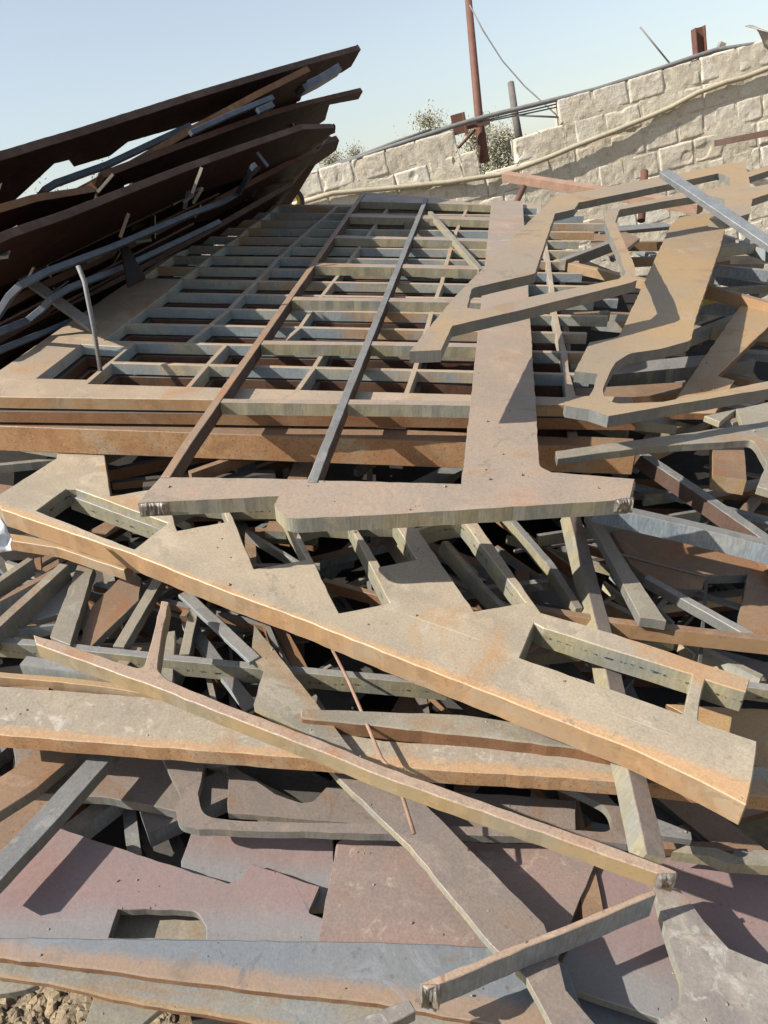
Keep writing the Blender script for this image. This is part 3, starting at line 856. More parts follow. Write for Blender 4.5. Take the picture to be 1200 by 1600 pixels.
hk = plate('skeleton_plate', PH, outer, .031, [T_HOOK, C_GREY], 'tan hooked skeleton plate with a curved loop lying raised over the wide stem', 'skeleton plate', [hole], edge=((640, 549), (689, 547)))

# ---- plates on the right side
PR = G(kS-.012)
plate('steel_plate', G(kS+.02), [(868, 704), (1047, 680), (1172, 662), (1260, 648), (1260, 780), (1210, 768), (1183, 760), (1198, 724), (1184, 698, .02), (1175, 687, .015), (1019, 697), (871, 716)], .022, [T_DUST2, C_GREY],
      'pale pointed plate finger jutting left from the right edge above the T end')
plate('steel_plate', G(kG+.03), [(1162, 470), (1240, 486), (1205, 506), (1121, 587), (1148, 594), (1118, 645), (1040, 645), (1104, 553)], .022, [T_ORANGE, C_BROWN],
      'tan steel strip crossed by shadows below the broad orange arm at right')
plate('steel_plate', G(kG-.012), [(1100, 650), (1240, 620), (1240, 668), (1160, 668), (1150, 640), (1125, 660)], .018, [T_DUST2, C_YELLOW], 'dusty plate scrap between the hooked skeleton and the pale finger')

# ---- M1: big diagonal plate
kM = kG+1.208*.185
PM = G(kM)
outer = [(2, 796), (200, 863), (350, 923), (475, 969), (650, 1040), (762, 1083), (850, 1118), (996, 1175), (1100, 1225), (1166, 1260), (1176, 1215), (1183, 1159), (1090, 1128, .01), (1093, 1098), (1102, 1062), (1166, 1082), (1172, 1061), (960, 990), (845, 957), (735, 800), (700, 760), (300, 755), (240, 764), (173, 775), (160, 690), (97, 680), (88, 716), (-10, 778)]
holes = [[(57, 798), (104, 764), (118, 764), (262, 817), (210, 858)],
         [(266, 795), (277, 829), (356, 815), (344, 785), (300, 780)],
         [(354, 785), (397, 889), (479, 874), (432, 785)],
         [(462, 822), (530, 958), (609, 942), (544, 815), (500, 812)],
         [(549, 810), (595, 885), (651, 874), (614, 812)],
         [(654, 828, .012), (741, 955), (821, 941), (722, 812), (690, 815)],
         [(634, 812), (650, 824), (718, 810), (700, 795), (650, 795)],
         [(835, 974), (812, 1028), (1067, 1117, .006), (1082, 1054), (850, 982)]]
plate('skeleton_plate', PM, outer, .058, [T_DUST, C_RUST, C_SLAG], 'big diagonal dusty plate with slanting rectangular openings and broad orange front edge', 'skeleton plate', holes, edge=((2, 796), (996, 1175)), bevel=.0022, rust_y=.10, jit=.0012)
# pale lit cut faces of its openings come from the openings themselves; loose bars seen in them:
def lab_bar(pl, pts, w, th, mats, label, **kw): return strip('steel_bar', pl, pts, w, th, mats, label, **kw)
lab_bar(G(kM+.03), [(108, 772), (255, 826)], .012, .05, [T_GREYBAR, C_SLAG], 'slag-streaked cut bar along the top of the big diagonal plate\'s left opening')
lab_bar(tilt(450, 850, 2.15, 0, .1), [(385, 828), (470, 880)], .012, .03, [T_GREYBAR, C_GREY], 'thin bar seen inside the second large opening of the diagonal plate')

# ---- bar B1 with its upright branch
kB = kM+.015
PB = G(kB)
outer = [(52, 991), (110, 1009), (180, 1033), (224, 1046, .015), (237, 1000), (252, 938), (264, 940), (252, 1000), (246, 1046, .03), (262, 1062), (340, 1094), (500, 1154), (600, 1195), (800, 1264), (950, 1315), (1046, 1350), (1060, 1356), (1058, 1368), (1030, 1360), (800, 1281), (600, 1212), (500, 1172), (340, 1112), (240, 1072), (150, 1040), (56, 1006)]
b1 = plate('steel_bar', PB, outer, .04, [T_PINKEDGE, cut('tan_oxide_edge', [(.46, .33, .17), (.43, .34, .20), (.36, .31, .21)], lines=.0, rough=.65)], 'long tan flame-cut bar running diagonally across the middle with an upright branch', 'steel bar', edge=((56, 1006), (1030, 1360)), bevel=.002, jit=.0012)
slag(b1, PB, (1028, 1366), (1060, 1366), .038, 7, .008, 31)

# ---- M3, M2 plates
PM2 = G(kM+1.208*.135)
plate('steel_plate', PM2, [(-40, 1068), (0, 1072), (240, 1090), (600, 1161), (900, 1184), (1230, 1215), (1230, 1264), (1040, 1238), (900, 1224), (663, 1206), (500, 1188), (0, 1148), (-40, 1144)], .042, [T_MOTTLE, C_RUSTP],
      'long low plate with mottled tan face and orange front edge across the middle', edge=((0, 1148), (900, 1224)), bevel=.002, jit=.0012)
PM3 = G(kM+1.208*.09)
plate('steel_plate', PM3, [(470, 1106), (720, 1116), (900, 1142), (1060, 1178), (1060, 1200), (900, 1170), (720, 1148), (600, 1135), (470, 1122)], .042, [T_DUST2, C_BROWN],
      'thick brown pitted plate edge lying behind the long low plate', edge=((470, 1122), (900, 1170)), bevel=.003)
# B3, the upright pale bar between
kB3 = kM+1.208*.07
lab_bar(tilt(960, 1060, kB3/-GN.dot(ray(960, 1060)), .42), [(896, 795), (918, 880), (945, 985), (962, 1065), (990, 1185), (1012, 1275), (1026, 1338)], .038, .052, [T_MAUVE, C_YELLOW], 'upright cream-edged bar passing under the hooked end of the diagonal plate')

# N8: triangular plate left of centre
plate('steel_plate', G(kM+1.208*.105), [(397, 976), (470, 1068), (540, 1160), (560, 1185), (500, 1180), (470, 1140), (396, 1102, .006), (414, 1041, .006), (392, 1030)], .02, [T_DUST2, C_YELLOW],
      'pale triangular plate tip pointing up behind the long tan bar')

# ================================================================== lower front plates
kN = kM+1.208*.31
plate('steel_plate', G(kN), [(-40, 1466), (0, 1380), (90, 1292), (165, 1318), (357, 1380), (374, 1374, .02), (393, 1349), (500, 1385), (482, 1426, .006), (503, 1434), (560, 1500), (-40, 1500)], .022, [T_PINK, C_GREY],
      'big pinkish plate with a D-shaped opening at lower left', holes=[[(185, 1420), (170, 1465), (322, 1467), (323, 1450, .02), (308, 1424, .03), (270, 1421)]], edge=((-40, 1500), (560, 1500)))
plate('steel_plate', G(kN-.022), [(527, 1311, .02), (930, 1322), (929, 1352), (893, 1438), (870, 1500), (490, 1500), (505, 1430)], .02, [T_PINK2, C_GREY],
      'spotted pinkish plate in the lower middle beneath the diagonal strip', edge=((490, 1500), (870, 1500)))
plate('steel_plate', G(kN+.03), [(300, 1298), (520, 1306), (526, 1420), (440, 1420), (283, 1400), (283, 1345)], .02, [T_PINK, C_GREY],
      'pinkish plate seen just below the rounded corner of the ring plate', edge=((283, 1400), (526, 1420)))
kN3 = kN-1.208*.045
plate('steel_plate', G(kN3), [(-60, 1463), (300, 1467), (600, 1470), (800, 1478), (884, 1502), (935, 1640), (770, 1600), (590, 1566), (423, 1549), (300, 1534), (100, 1508), (-60, 1490)], .02, [T_BLUE, C_BROWN],
      'blue-grey plate with rust-brown front edge across the bottom', edge=((-60, 1490), (590, 1566)), bevel=.003)
plate('steel_plate', G(kN3+1.208*.024), [(-60, 1480), (300, 1500), (700, 1540), (760, 1640), (520, 1622), (300, 1582), (175, 1561), (75, 1536), (-60, 1519)], .018, [T_BLUE2, C_BROWN],
      'pale oily plate under the blue-grey plate along the bottom edge', edge=((-60, 1519), (520, 1622)), bevel=.003)
plate('steel_plate', G(kN3+1.208*.09), [(147, 1555), (260, 1570), (215, 1608), (200, 1640), (120, 1640)], .018, [T_BLUE2, C_YELLOW], 'pale plate corner at the bottom edge beside the stones')
plate('steel_plate', G(kN3+1.208*.08), [(-40, 1525), (60, 1538), (40, 1546), (-40, 1560)], .018, [T_DUST2, C_GREY], 'small dusty plate corner at the bottom left edge')
# ring plate N6
kN6 = kN-1.208*.075
plate('skeleton_plate', G(kN6), [(240, 1160), (256, 1188), (283, 1244, .006), (274, 1262, .02), (277, 1288, .04), (310, 1296), (600, 1303), (880, 1309), (1000, 1322, .04), (1010, 1290, .05), (960, 1255), (900, 1180), (400, 1150)], .022, [T_MAUVE, C_GREY],
      'ring-shaped plate with rounded corner under the long low plate', 'skeleton plate', holes=[[(320, 1190), (309, 1240, .02), (316, 1276, .05), (380, 1283), (600, 1288), (860, 1296), (960, 1302, .04), (950, 1262, .04), (820, 1200), (450, 1178)]])
plate('steel_plate', G(kN6+.05), [(355, 1190), (356, 1270), (600, 1290), (900, 1296), (900, 1250), (560, 1225), (510, 1230), (490, 1252, .02), (470, 1254, .02), (430, 1240)], .02, [T_MAUVE, C_GREY], 'mauve-brown plate with a scalloped notch inside the ring plate')
plate('steel_plate', G(kN6+.10), [(20, 1160), (300, 1190), (290, 1270), (160, 1245), (30, 1238)], .028, [T_MAUVE, C_GREY], 'grey plate in shade left of the rounded ring corner')
plate('steel_plate', G(kN+.07), [(150, 1400), (340, 1400), (345, 1480), (150, 1480)], .02, [T_DUST2, C_GREY], 'tan plate glimpsed through the D-shaped opening', edge=((150, 1480), (345, 1480)))
# N7 diagonal strip over them
kN7 = kN6-1.208*.028
plate('steel_plate', G(kN7), [(480, 1160), (560, 1160), (660, 1251), (750, 1343), (850, 1444), (874, 1505), (884, 1548), (915, 1585), (960, 1640), (880, 1640), (822, 1530), (768, 1478), (640, 1322), (525, 1212)], .022, [T_MAUVE, C_YELLOW],
      'long brown diagonal strip with a pale cut edge in the lower middle', edge=((525, 1212), (768, 1478)))
# N9 & pink plate at right
kN9 = kN-1.208*.10
n9 = plate('steel_plate', G(kN9), [(1022, 1384), (1034, 1432), (1066, 1530, .03), (1064, 1570, .03), (1032, 1594, .02), (1010, 1640), (1260, 1640), (1260, 1530), (1180, 1500), (1138, 1482), (1100, 1440), (1062, 1390)], .026, [T_PALE, C_YELLOW],
      'pale mottled plate with a curved left edge at the lower right corner', bevel=.002)
plate('steel_plate', G(kN), [(860, 1330), (1260, 1345), (1260, 1640), (1050, 1640), (1030, 1592), (943, 1563), (890, 1545), (878, 1500), (930, 1400)], .022, [T_PINK, C_GREY],
      'pink plate in shadow stripes at the right bottom', edge=((943, 1563), (1250, 1680)))
plate('steel_plate', G(kN+.05), [(780, 1500), (1100, 1585), (1100, 1680), (700, 1680)], .02, [T_BLUE, C_BROWN], 'blue and rust banded plate at the bottom below the pink plate', edge=((780, 1660), (1100, 1680)))
# B2, short front bar
kB2 = kN-.215
PB2 = tilt(850, 1470, kB2/1.225, 0, 0)
b2 = plate('steel_bar', PB2, [(655, 1537), (692, 1522), (840, 1463), (1022, 1390), (1026, 1398), (850, 1470), (692, 1536), (668, 1546)], .068, [T_PINKEDGE, C_BLUE], 'short blue-grey striated bar with a melted end in the front', 'steel bar', edge=((692, 1536), (1026, 1398)))
slag(b2, PB2, (655, 1540), (690, 1540), .064, 5, .016, 41)
plate('steel_bar', G(kB2+.02), [(480, 1620), (560, 1590), (640, 1562), (650, 1580), (600, 1605), (560, 1640)], .03, [T_PALE, C_GREY], 'pale burnt strip end below the melted bar end', 'steel bar')
plate('steel_plate', G(kN-.09), [(1050, 1331), (1072, 1321), (1120, 1325, .02), (1160, 1342, .02), (1177, 1328, .01), (1260, 1328), (1260, 1356), (1140, 1350), (1110, 1338)], .03, [T_DUST2, C_YELLOW], 'pale wavy-topped plate finger at the right edge above the pink plate')
plate('steel_plate', G(kN6+.02), [(1000, 1268), (1080, 1300), (1082, 1312), (1040, 1306), (960, 1290)], .02, [T_GREY, C_GREY], 'small grey plate tongue under the end of the long low plate')
# thin rods
tube('thin_rod', [PM2.P(650, 1316)+Vector((0, 0, .02)), PM2.P(626, 1245)+Vector((0, 0, .05)), at(596, 1185, 1.52), at(545, 1065, 1.72), at(516, 1008, 1.85)], .004, M_TIMBER, 'thin rusty rod leaning from the diagonal plate down across the brown strip', 'rod')

# ================================================================== middle left bars
PW = lambda dz: G(kM+1.208*dz)
lab_bar(PW(.10), [(-30, 998), (100, 881)], .028, .06, [T_DUST2, C_GREY], 'cream-topped bar slanting up at the left edge, lower of two')
lab_bar(PW(.12), [(-30, 925), (48, 872)], .022, .05, [T_DUST2, C_GREY], 'cream-topped bar slanting up at the left edge, upper of two')
plate('steel_plate', PW(.13), [(78, 995), (110, 1008), (147, 884), (122, 880)], .03, [T_DUST2, C_GREY], 'pale olive upright strip left of the orange-brown plate')
plate('steel_plate', PW(.15), [(25, 963), (60, 968), (90, 960), (125, 890), (95, 900)], .02, [T_GREYBAR, C_GREY], 'grey triangular plate behind the pale olive strip')
plate('steel_plate', PW(.16), [(122, 1010), (143, 948), (201, 889), (221, 903), (217, 938), (143, 1010)], .022, [T_BROWN, C_GREY], 'orange-brown plate strip under the diagonal plate at left')
lab_bar(PW(.15), [(288, 1022), (306, 940)], .025, .04, [T_DUST2, C_GREY], 'short upright bar right of the tan bar\'s branch')
lab_bar(PW(.10), [(286, 925), (340, 975), (398, 1030)], .03, .012, [T_GREYBAR, C_BLUE], 'blue-grey strip slanting down under the diagonal plate')
lab_bar(PW(.14), [(-20, 998), (60, 1004), (260, 1026), (400, 1040), (650, 1062), (700, 1066)], .02, .05, [T_GREYBAR, C_SLAG], 'long cream and grey skeleton bar with black slag beads at mid left')
lab_bar(PW(.12), [(-20, 1052), (100, 1062), (170, 1070), (300, 1092)], .016, .03, [T_ORANGE, C_RUST], 'orange edged bar just above the long low plate at left')
lab_bar(PW(.062), [(10, 838), (95, 851), (200, 886)], .03, .035, [T_ORANGE, C_RUST], 'orange bar under the left corner of the diagonal plate')
lab_bar(PW(.03), [(-20, 727), (90, 716)], .016, .03, [T_DUST2, C_GREY], 'pale bar at the left edge just below the lattice stack')
lab_bar(PW(.16), [(150, 1075), (175, 1055), (215, 1010)], .03, .03, [T_DUST2, C_GREY], 'pale short bar under the long tan bar')
lab_bar(PW(.14), [(185, 1010), (262, 880)], .03, .03, [T_DUST2, C_GREY], 'pale slanting bar behind the tan bar\'s upright branch')
# lower left big bars over the pink plate
lab_bar(G(kN6-.02), [(-40, 1395), (60, 1290), (160, 1180), (180, 1150)], .05, .03, [T_GREY, C_GREY], 'wide grey bar slanting over the pinkish plate at lower left')
lab_bar(G(kN6+.03), [(-40, 1265), (40, 1215), (100, 1165)], .09, .03, [T_BROWN, C_GREY], 'wide rust-streaked strip at the left edge under the long low plate')

# white sheet at the left edge
def white_sheet():
    bm = bmesh.new(); rows = []
    A, B, C, D = at(-30, 775, 1.85), at(-4, 785, 1.85), at(-30, 868, 1.75), at(22, 860, 1.75)
    for j in range(17):
        row = []
        for i in range(13):
            s, t = i/12, j/16
            p = A.lerp(B, s).lerp(C.lerp(D, s), t)
            p += (CM @ Vector((0, 0, 1)))*(.02*noise.noise(Vector((s*3, t*5, 1)))+.012*math.sin(t*9+s*4)*t)
            row.append(bm.verts.new(p))
        rows.append(row)
    for a, b in zip(rows, rows[1:]):
        for i in range(12): bm.faces.new((a[i], a[i+1], b[i+1], b[i])).smooth = True
    me = bpy.data.meshes.new('plastic_sheet'); bm.to_mesh(me); bm.free()
    o = link('plastic_sheet', me, [M_WHITE]); s = o.modifiers.new('t', 'SOLIDIFY'); s.thickness = .002
    tag(o, 'crumpled white plastic sheet at the left edge of the diagonal plate', 'plastic sheet')
white_sheet()

# ================================================================== middle right bars
lab_bar(PW(-.04), [(930, 785), (1080, 818), (1250, 860)], .03, .055, [T_GREY, C_BLUE], 'dark blue-grey beam in shade right of the T end')
lab_bar(PW(-.02), [(1000, 705), (1090, 765), (1230, 862)], .03, .05, [T_GREY, C_DARKGREY], 'dark bar slanting down under the pale pointed finger')
plate('steel_plate', PW(.17), [(940, 800), (1250, 850), (1250, 1010), (1150, 990), (1168, 897), (1104, 899, .01), (1097, 920), (1030, 916), (985, 880)], .03, [T_BROWN, C_GREY], 'wide brown plate with a square notch in shade at right')
plate('steel_plate', PW(.05), [(914, 800), (932, 802), (985, 888), (1042, 970), (1000, 964), (962, 890)], .03, [T_DUST2, C_GREY], 'tan wedge plate slanting beside the upright cream bar')
lab_bar(PW(.085), [(800, 943), (960, 969), (1090, 984), (1260, 1003)], .02, .045, [T_BROWN, C_RUST], 'orange-brown bar crossing behind the hooked plate end')
lab_bar(PW(.12), [(1010, 900), (1090, 945), (1180, 995)], .022, .03, [T_GREYBAR, C_GREY], 'grey bar slanting across the square notch')
lab_bar(PW(.11), [(1160, 1068), (1260, 1080)], .02, .04, [T_GREYBAR, C_SLAG], 'cream bar end at the right edge behind the hooked arm')
plate('steel_plate', PW(.16), [(1040, 1100), (1240, 1110), (1240, 1200), (1185, 1200), (1130, 1150)], .03, [T_ORANGE, C_BROWN], 'tan plate behind the cut end of the diagonal plate')
lab_bar(tilt(640, 870, G(kM+.12).d(640, 870), .4), [(600, 812), (640, 870), (690, 950)], .02, .05, [T_DUST2, C_YELLOW], 'cream cut bar inside the fourth opening of the diagonal plate')
lab_bar(tilt(760, 920, G(kM+.12).d(760, 920), .4), [(695, 845), (760, 920), (800, 960)], .02, .04, [T_DUST2, C_YELLOW], 'cream bar seen in the narrow slanting slot')
lab_bar(PW(.09), [(505, 905), (620, 935)], .016, .035, [T_BROWN, C_BROWN], 'brown bar in the third large opening of the diagonal plate')
lab_bar(PW(.10), [(790, 800), (860, 880), (905, 950)], .02, .04, [T_GREY, C_YELLOW], 'dark bar with lit yellow edge patches left of the upright bar')

# ================================================================== upper right clutter
bar3('old_beam', at(788, 269, 5.6), at(1090, 352, 4.6), .06, .06, [M_TIMBER]*2, 'long pinkish rusty beam lying in front of the wall', 'beam', nrm=Vector((0, -.3, 1)))
tube('rusty_post', [at(1002, 345, 5.2), at(1007, 268, 5.3)], .026, M_RUSTPIPE, 'short hollow rusty post standing in front of the wall', 'post')
tube('rusty_post', [at(800, 330, 5.2), at(819, 292, 5.3)], .02, M_RUSTPIPE, 'small leaning rusty stub behind the wide stem', 'post')
bar3('galvanised_bar', at(1038, 266, 3.05), at(1260, 350, 2.45), .043, .024, [M_GALV]*2, 'pale galvanised bar lying across the far end of the looped skeleton', nrm=Vector((0, -.5, 1)))
def ubar(a, b, w, th, mats, label, dk=.06, **kw): return strip('steel_bar', G(kG+dk), [a, b], w, th, mats, label, **kw)
ubar((868, 405), (1016, 438), .035, .04, [T_ORANGE, C_RUST], 'orange-topped bar between the lattice fingers and the broad orange arm', .0)
ubar((960, 375), (880, 405), .03, .05, [T_GREYBAR, C_GREY], 'grey bar slanting beside the loop of the hooked skeleton', -.02)
ubar((930, 360), (1045, 350), .10, .02, [T_GREY, C_GREY], 'flat grey sheet behind the loop', .05)
ubar((1095, 442), (1230, 480), .03, .05, [T_BROWN, C_RUST], 'brown bar end at the right of the broad orange arm', -.01)
o = strip('yellow_board', G(kG+.05), [(1093, 468), (1135, 458)], .05, .02, [M_YELLOW]*2, 'small yellow board scrap beside the broad orange arm', 'board')
ubar((1110, 360), (1230, 400), .03, .05, [T_GREYBAR, C_GRID], 'grey bar near the right edge below the galvanised bar', .02)
ubar((1120, 385), (1230, 372), .04, .05, [T_DUST2, C_GRID], 'tan bar near the right edge crossing the grey bars', .0)
ubar((1085, 410), (1230, 425), .025, .05, [T_GREYBAR, C_BLUE], 'lower grey bar near the right edge', .02)
plate('steel_plate', G(kG+.06), [(920, 345), (935, 342), (1000, 372), (960, 402), (925, 390)], .02, [T_BROWN, C_YELLOW], 'tan curved plate scrap inside the loop of the hooked skeleton')
# loose skeleton bits lying on the lattice near the thin ladder
bar3('steel_bar', PS.P(672, 330), PS.P(752, 420), .024, .03, [T_DUST2, C_YELLOW], 'cream bar crossing the thin ladder rungs next to the wide stem')
bar3('steel_bar', PG.P(632, 352)+PG.nw*.02, PG.P(694, 350)+PG.nw*.02, .02, .05, [T_GREY, C_YELLOW], 'short tan offcut hanging at the upper ladder rungs')
bar3('steel_bar', PG.P(648, 378)+PG.nw*.02, PG.P(705, 376)+PG.nw*.02, .02, .05, [T_GREY, C_DARKGREY], 'short dark offcut hanging below the upper ladder rungs')

rnd = random.Random(77)
for i in range(46):
    px, py = rnd.uniform(860, 1230), rnd.uniform(345, 660)
    pl = G(kG+rnd.uniform(.07, .30)); a = pl.P(px, py)
    ang = rnd.gauss(.1, .6); Lh = rnd.uniform(.25, .8)
    d = ((CM @ GT).normalized()*math.cos(ang)+(CM @ GL).normalized()*math.sin(ang)+PG.nw*rnd.uniform(-.1, .1))
    bar3('steel_offcut', a-d*Lh/2, a+d*Lh/2, rnd.choice((.02, .03, .05, .09)), rnd.choice((.03, .04, .05)),
         [rnd.choice((T_GREYBAR, T_GREY, T_DUST2, T_ORANGE, T_BROWN)), rnd.choice((C_GRID, C_GREY, C_BLUE, C_RUST, C_YELLOW))],
         'steel offcut in the tangle under the hooked skeleton at upper right', 'steel offcut', 'offcuts tangled under the hooked skeleton', bevel=0)

# ================================================================== deep fill of the heap
rnd = random.Random(21)
for i in range(95):
    px, py = rnd.uniform(-40, 1240), rnd.uniform(690, 1330)
    pl = G(kM+1.208*rnd.uniform(.30, .56)); a = pl.P(px, py)
    ang = rnd.choice((rnd.gauss(0, .25), rnd.gauss(1.1, .35), rnd.gauss(2.1, .3))); Lh = rnd.uniform(.35, 1.1)
    d = ((CM @ GT).normalized()*math.cos(ang)+(CM @ GL).normalized()*math.sin(ang)+PG.nw*rnd.uniform(-.12, .12))
    if py > 1150 and pl.k < kN+.05: continue
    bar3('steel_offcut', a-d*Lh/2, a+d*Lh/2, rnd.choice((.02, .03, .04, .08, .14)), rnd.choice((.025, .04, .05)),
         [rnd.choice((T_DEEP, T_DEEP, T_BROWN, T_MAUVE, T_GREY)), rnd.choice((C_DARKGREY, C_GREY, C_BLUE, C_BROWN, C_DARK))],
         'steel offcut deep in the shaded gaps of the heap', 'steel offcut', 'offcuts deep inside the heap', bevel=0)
plate('buried_plate', G(kG+1.208*.42), [(-150, 760), (-150, 560), (300, 400), (900, 400), (1400, 600), (1400, 800), (700, 790)], .03, [T_BLACK, C_DARK], 'dark plate buried deep under the lattice stack', warp=0)  # added black sheet, fills the gap under the stack with painted shade
for i in range(26):
    px, py = rnd.uniform(-40, 900), rnd.uniform(620, 770)
    pl = G(kG+1.208*rnd.uniform(.24, .38)); a = pl.P(px, py)
    ang = rnd.choice((rnd.gauss(0, .3), rnd.gauss(1.5, .5))); Lh = rnd.uniform(.3, .9)
    d = ((CM @ GT).normalized()*math.cos(ang)+(CM @ GL).normalized()*math.sin(ang)+PG.nw*rnd.uniform(-.2, .2))
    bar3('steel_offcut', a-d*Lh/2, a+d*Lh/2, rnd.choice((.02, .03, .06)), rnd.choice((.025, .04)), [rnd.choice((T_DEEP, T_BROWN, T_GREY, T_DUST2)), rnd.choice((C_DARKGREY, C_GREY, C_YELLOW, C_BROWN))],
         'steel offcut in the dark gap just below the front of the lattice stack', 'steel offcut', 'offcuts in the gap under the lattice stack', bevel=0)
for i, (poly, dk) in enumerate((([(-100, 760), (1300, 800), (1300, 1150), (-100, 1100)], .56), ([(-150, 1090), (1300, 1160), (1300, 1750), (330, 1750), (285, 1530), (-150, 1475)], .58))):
    plate('buried_plate', G(kM+1.208*dk), poly, .03, [T_BLACK, C_DARK], ('dark plate at the bottom of the heap glimpsed through the middle gaps', 'dark plate at the bottom of the heap under the lower plates')[i])  # added black sheets, their colour stands in for shade in the gaps

# ================================================================== left heap of tilted rusty plates
D1 = (CM @ Vector((.6, .81, -1))).normalized()
LEFT = Vector((0, 0, 1)).cross(D1).normalized()
def heap_plane(px, py, d, deg=24, turn=0):
    d1 = (D1+LEFT*turn).normalized()
    d2 = LEFT*math.cos(R(deg))-Vector((0, 0, 1))*math.sin(R(deg))
    n = d1.cross(d2).normalized(); p = at(px, py, d*1.0)-CLOC
    if n.dot(p) > 0: n = -n
    nc = CM.transposed() @ n
    return Plane(-nc.dot(CM.transposed() @ p), nc)
HG = 'rusty plates leaning in the left heap'
HS = 1.0
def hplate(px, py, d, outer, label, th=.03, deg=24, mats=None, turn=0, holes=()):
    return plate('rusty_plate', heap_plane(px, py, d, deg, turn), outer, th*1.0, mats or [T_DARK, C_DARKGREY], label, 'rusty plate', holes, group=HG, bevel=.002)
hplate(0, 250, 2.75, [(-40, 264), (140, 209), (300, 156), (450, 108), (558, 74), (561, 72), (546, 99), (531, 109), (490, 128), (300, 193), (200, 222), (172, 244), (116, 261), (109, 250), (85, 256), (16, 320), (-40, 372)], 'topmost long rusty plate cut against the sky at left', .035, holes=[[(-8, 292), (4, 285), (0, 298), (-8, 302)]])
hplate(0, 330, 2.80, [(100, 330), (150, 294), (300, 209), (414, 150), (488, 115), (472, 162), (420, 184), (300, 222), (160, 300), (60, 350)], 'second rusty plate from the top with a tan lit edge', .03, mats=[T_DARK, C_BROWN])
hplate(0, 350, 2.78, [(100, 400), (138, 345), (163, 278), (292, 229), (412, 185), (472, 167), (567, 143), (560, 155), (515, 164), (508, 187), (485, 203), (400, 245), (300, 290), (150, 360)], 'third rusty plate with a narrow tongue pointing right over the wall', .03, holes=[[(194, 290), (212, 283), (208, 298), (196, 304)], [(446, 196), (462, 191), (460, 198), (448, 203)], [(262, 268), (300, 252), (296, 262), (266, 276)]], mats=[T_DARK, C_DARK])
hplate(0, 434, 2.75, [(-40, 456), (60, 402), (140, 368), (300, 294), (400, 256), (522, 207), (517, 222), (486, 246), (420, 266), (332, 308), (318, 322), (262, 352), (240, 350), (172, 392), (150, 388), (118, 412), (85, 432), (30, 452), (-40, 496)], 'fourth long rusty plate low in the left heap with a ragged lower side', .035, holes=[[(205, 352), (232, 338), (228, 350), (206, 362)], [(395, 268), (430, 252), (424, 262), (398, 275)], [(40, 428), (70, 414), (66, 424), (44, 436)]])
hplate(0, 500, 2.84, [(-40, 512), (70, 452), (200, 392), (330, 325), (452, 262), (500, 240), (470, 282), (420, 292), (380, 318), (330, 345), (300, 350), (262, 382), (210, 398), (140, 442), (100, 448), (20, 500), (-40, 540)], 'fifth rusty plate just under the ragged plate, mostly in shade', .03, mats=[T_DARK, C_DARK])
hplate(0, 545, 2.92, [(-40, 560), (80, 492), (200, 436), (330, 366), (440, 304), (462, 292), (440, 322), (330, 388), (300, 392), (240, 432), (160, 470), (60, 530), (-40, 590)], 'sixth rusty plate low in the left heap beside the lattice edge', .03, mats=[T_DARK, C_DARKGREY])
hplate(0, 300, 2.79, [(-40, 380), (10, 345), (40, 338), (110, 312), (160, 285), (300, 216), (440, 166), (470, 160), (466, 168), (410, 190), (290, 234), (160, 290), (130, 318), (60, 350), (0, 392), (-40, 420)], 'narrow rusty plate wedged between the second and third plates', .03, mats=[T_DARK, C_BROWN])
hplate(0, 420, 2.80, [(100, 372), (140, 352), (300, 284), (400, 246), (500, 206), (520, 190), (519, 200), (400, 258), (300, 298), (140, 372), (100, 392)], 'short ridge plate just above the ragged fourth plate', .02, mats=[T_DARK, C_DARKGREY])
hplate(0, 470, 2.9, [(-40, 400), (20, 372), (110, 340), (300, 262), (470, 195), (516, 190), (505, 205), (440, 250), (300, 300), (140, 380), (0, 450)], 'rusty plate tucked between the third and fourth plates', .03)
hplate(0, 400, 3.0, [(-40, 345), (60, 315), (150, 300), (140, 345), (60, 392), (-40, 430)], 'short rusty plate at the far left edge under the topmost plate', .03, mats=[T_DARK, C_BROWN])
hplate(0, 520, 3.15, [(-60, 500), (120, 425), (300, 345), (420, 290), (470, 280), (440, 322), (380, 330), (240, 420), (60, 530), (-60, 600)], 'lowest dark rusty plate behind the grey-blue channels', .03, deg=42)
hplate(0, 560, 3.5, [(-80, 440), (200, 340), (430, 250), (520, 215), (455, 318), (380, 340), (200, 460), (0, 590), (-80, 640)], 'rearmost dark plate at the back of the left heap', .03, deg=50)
PCH = heap_plane(0, 500, 2.85, 24); PCH2 = heap_plane(0, 530, 2.95, 24)
def chan(pl, pts, w, th, label, mats=None): return strip('steel_channel', pl, pts, w*1.0, th*1.0, mats or [M_CHANNEL]*2, label, 'steel channel', 'grey-blue channels in the left heap')
chan(heap_plane(0, 497, 2.62), [(-30, 540), (0, 497), (20, 466), (36, 450), (75, 430), (175, 392), (300, 338), (350, 320), (375, 305), (400, 262)], .022, .022, 'long blue-grey channel bent down at its left end, upper of three')
chan(heap_plane(0, 525, 2.60), [(-30, 538), (0, 524), (45, 506), (68, 488), (85, 470), (110, 455), (195, 422), (300, 372), (345, 350)], .022, .022, 'blue-grey channel with an S bend, middle of three')
chan(heap_plane(0, 552, 2.60), [(-30, 565), (40, 536), (82, 519), (130, 498)], .02, .02, 'dark channel lowest at the left edge')
chan(heap_plane(70, 300, 3.1), [(55, 325), (75, 300), (90, 291), (170, 262), (300, 200)], .024, .025, 'grey channel with bent end rising under the topmost plate')
chan(heap_plane(300, 210, 3.4), [(300, 212), (360, 184), (428, 156)], .022, .022, 'thin blue channel between the second and third rusty plates')
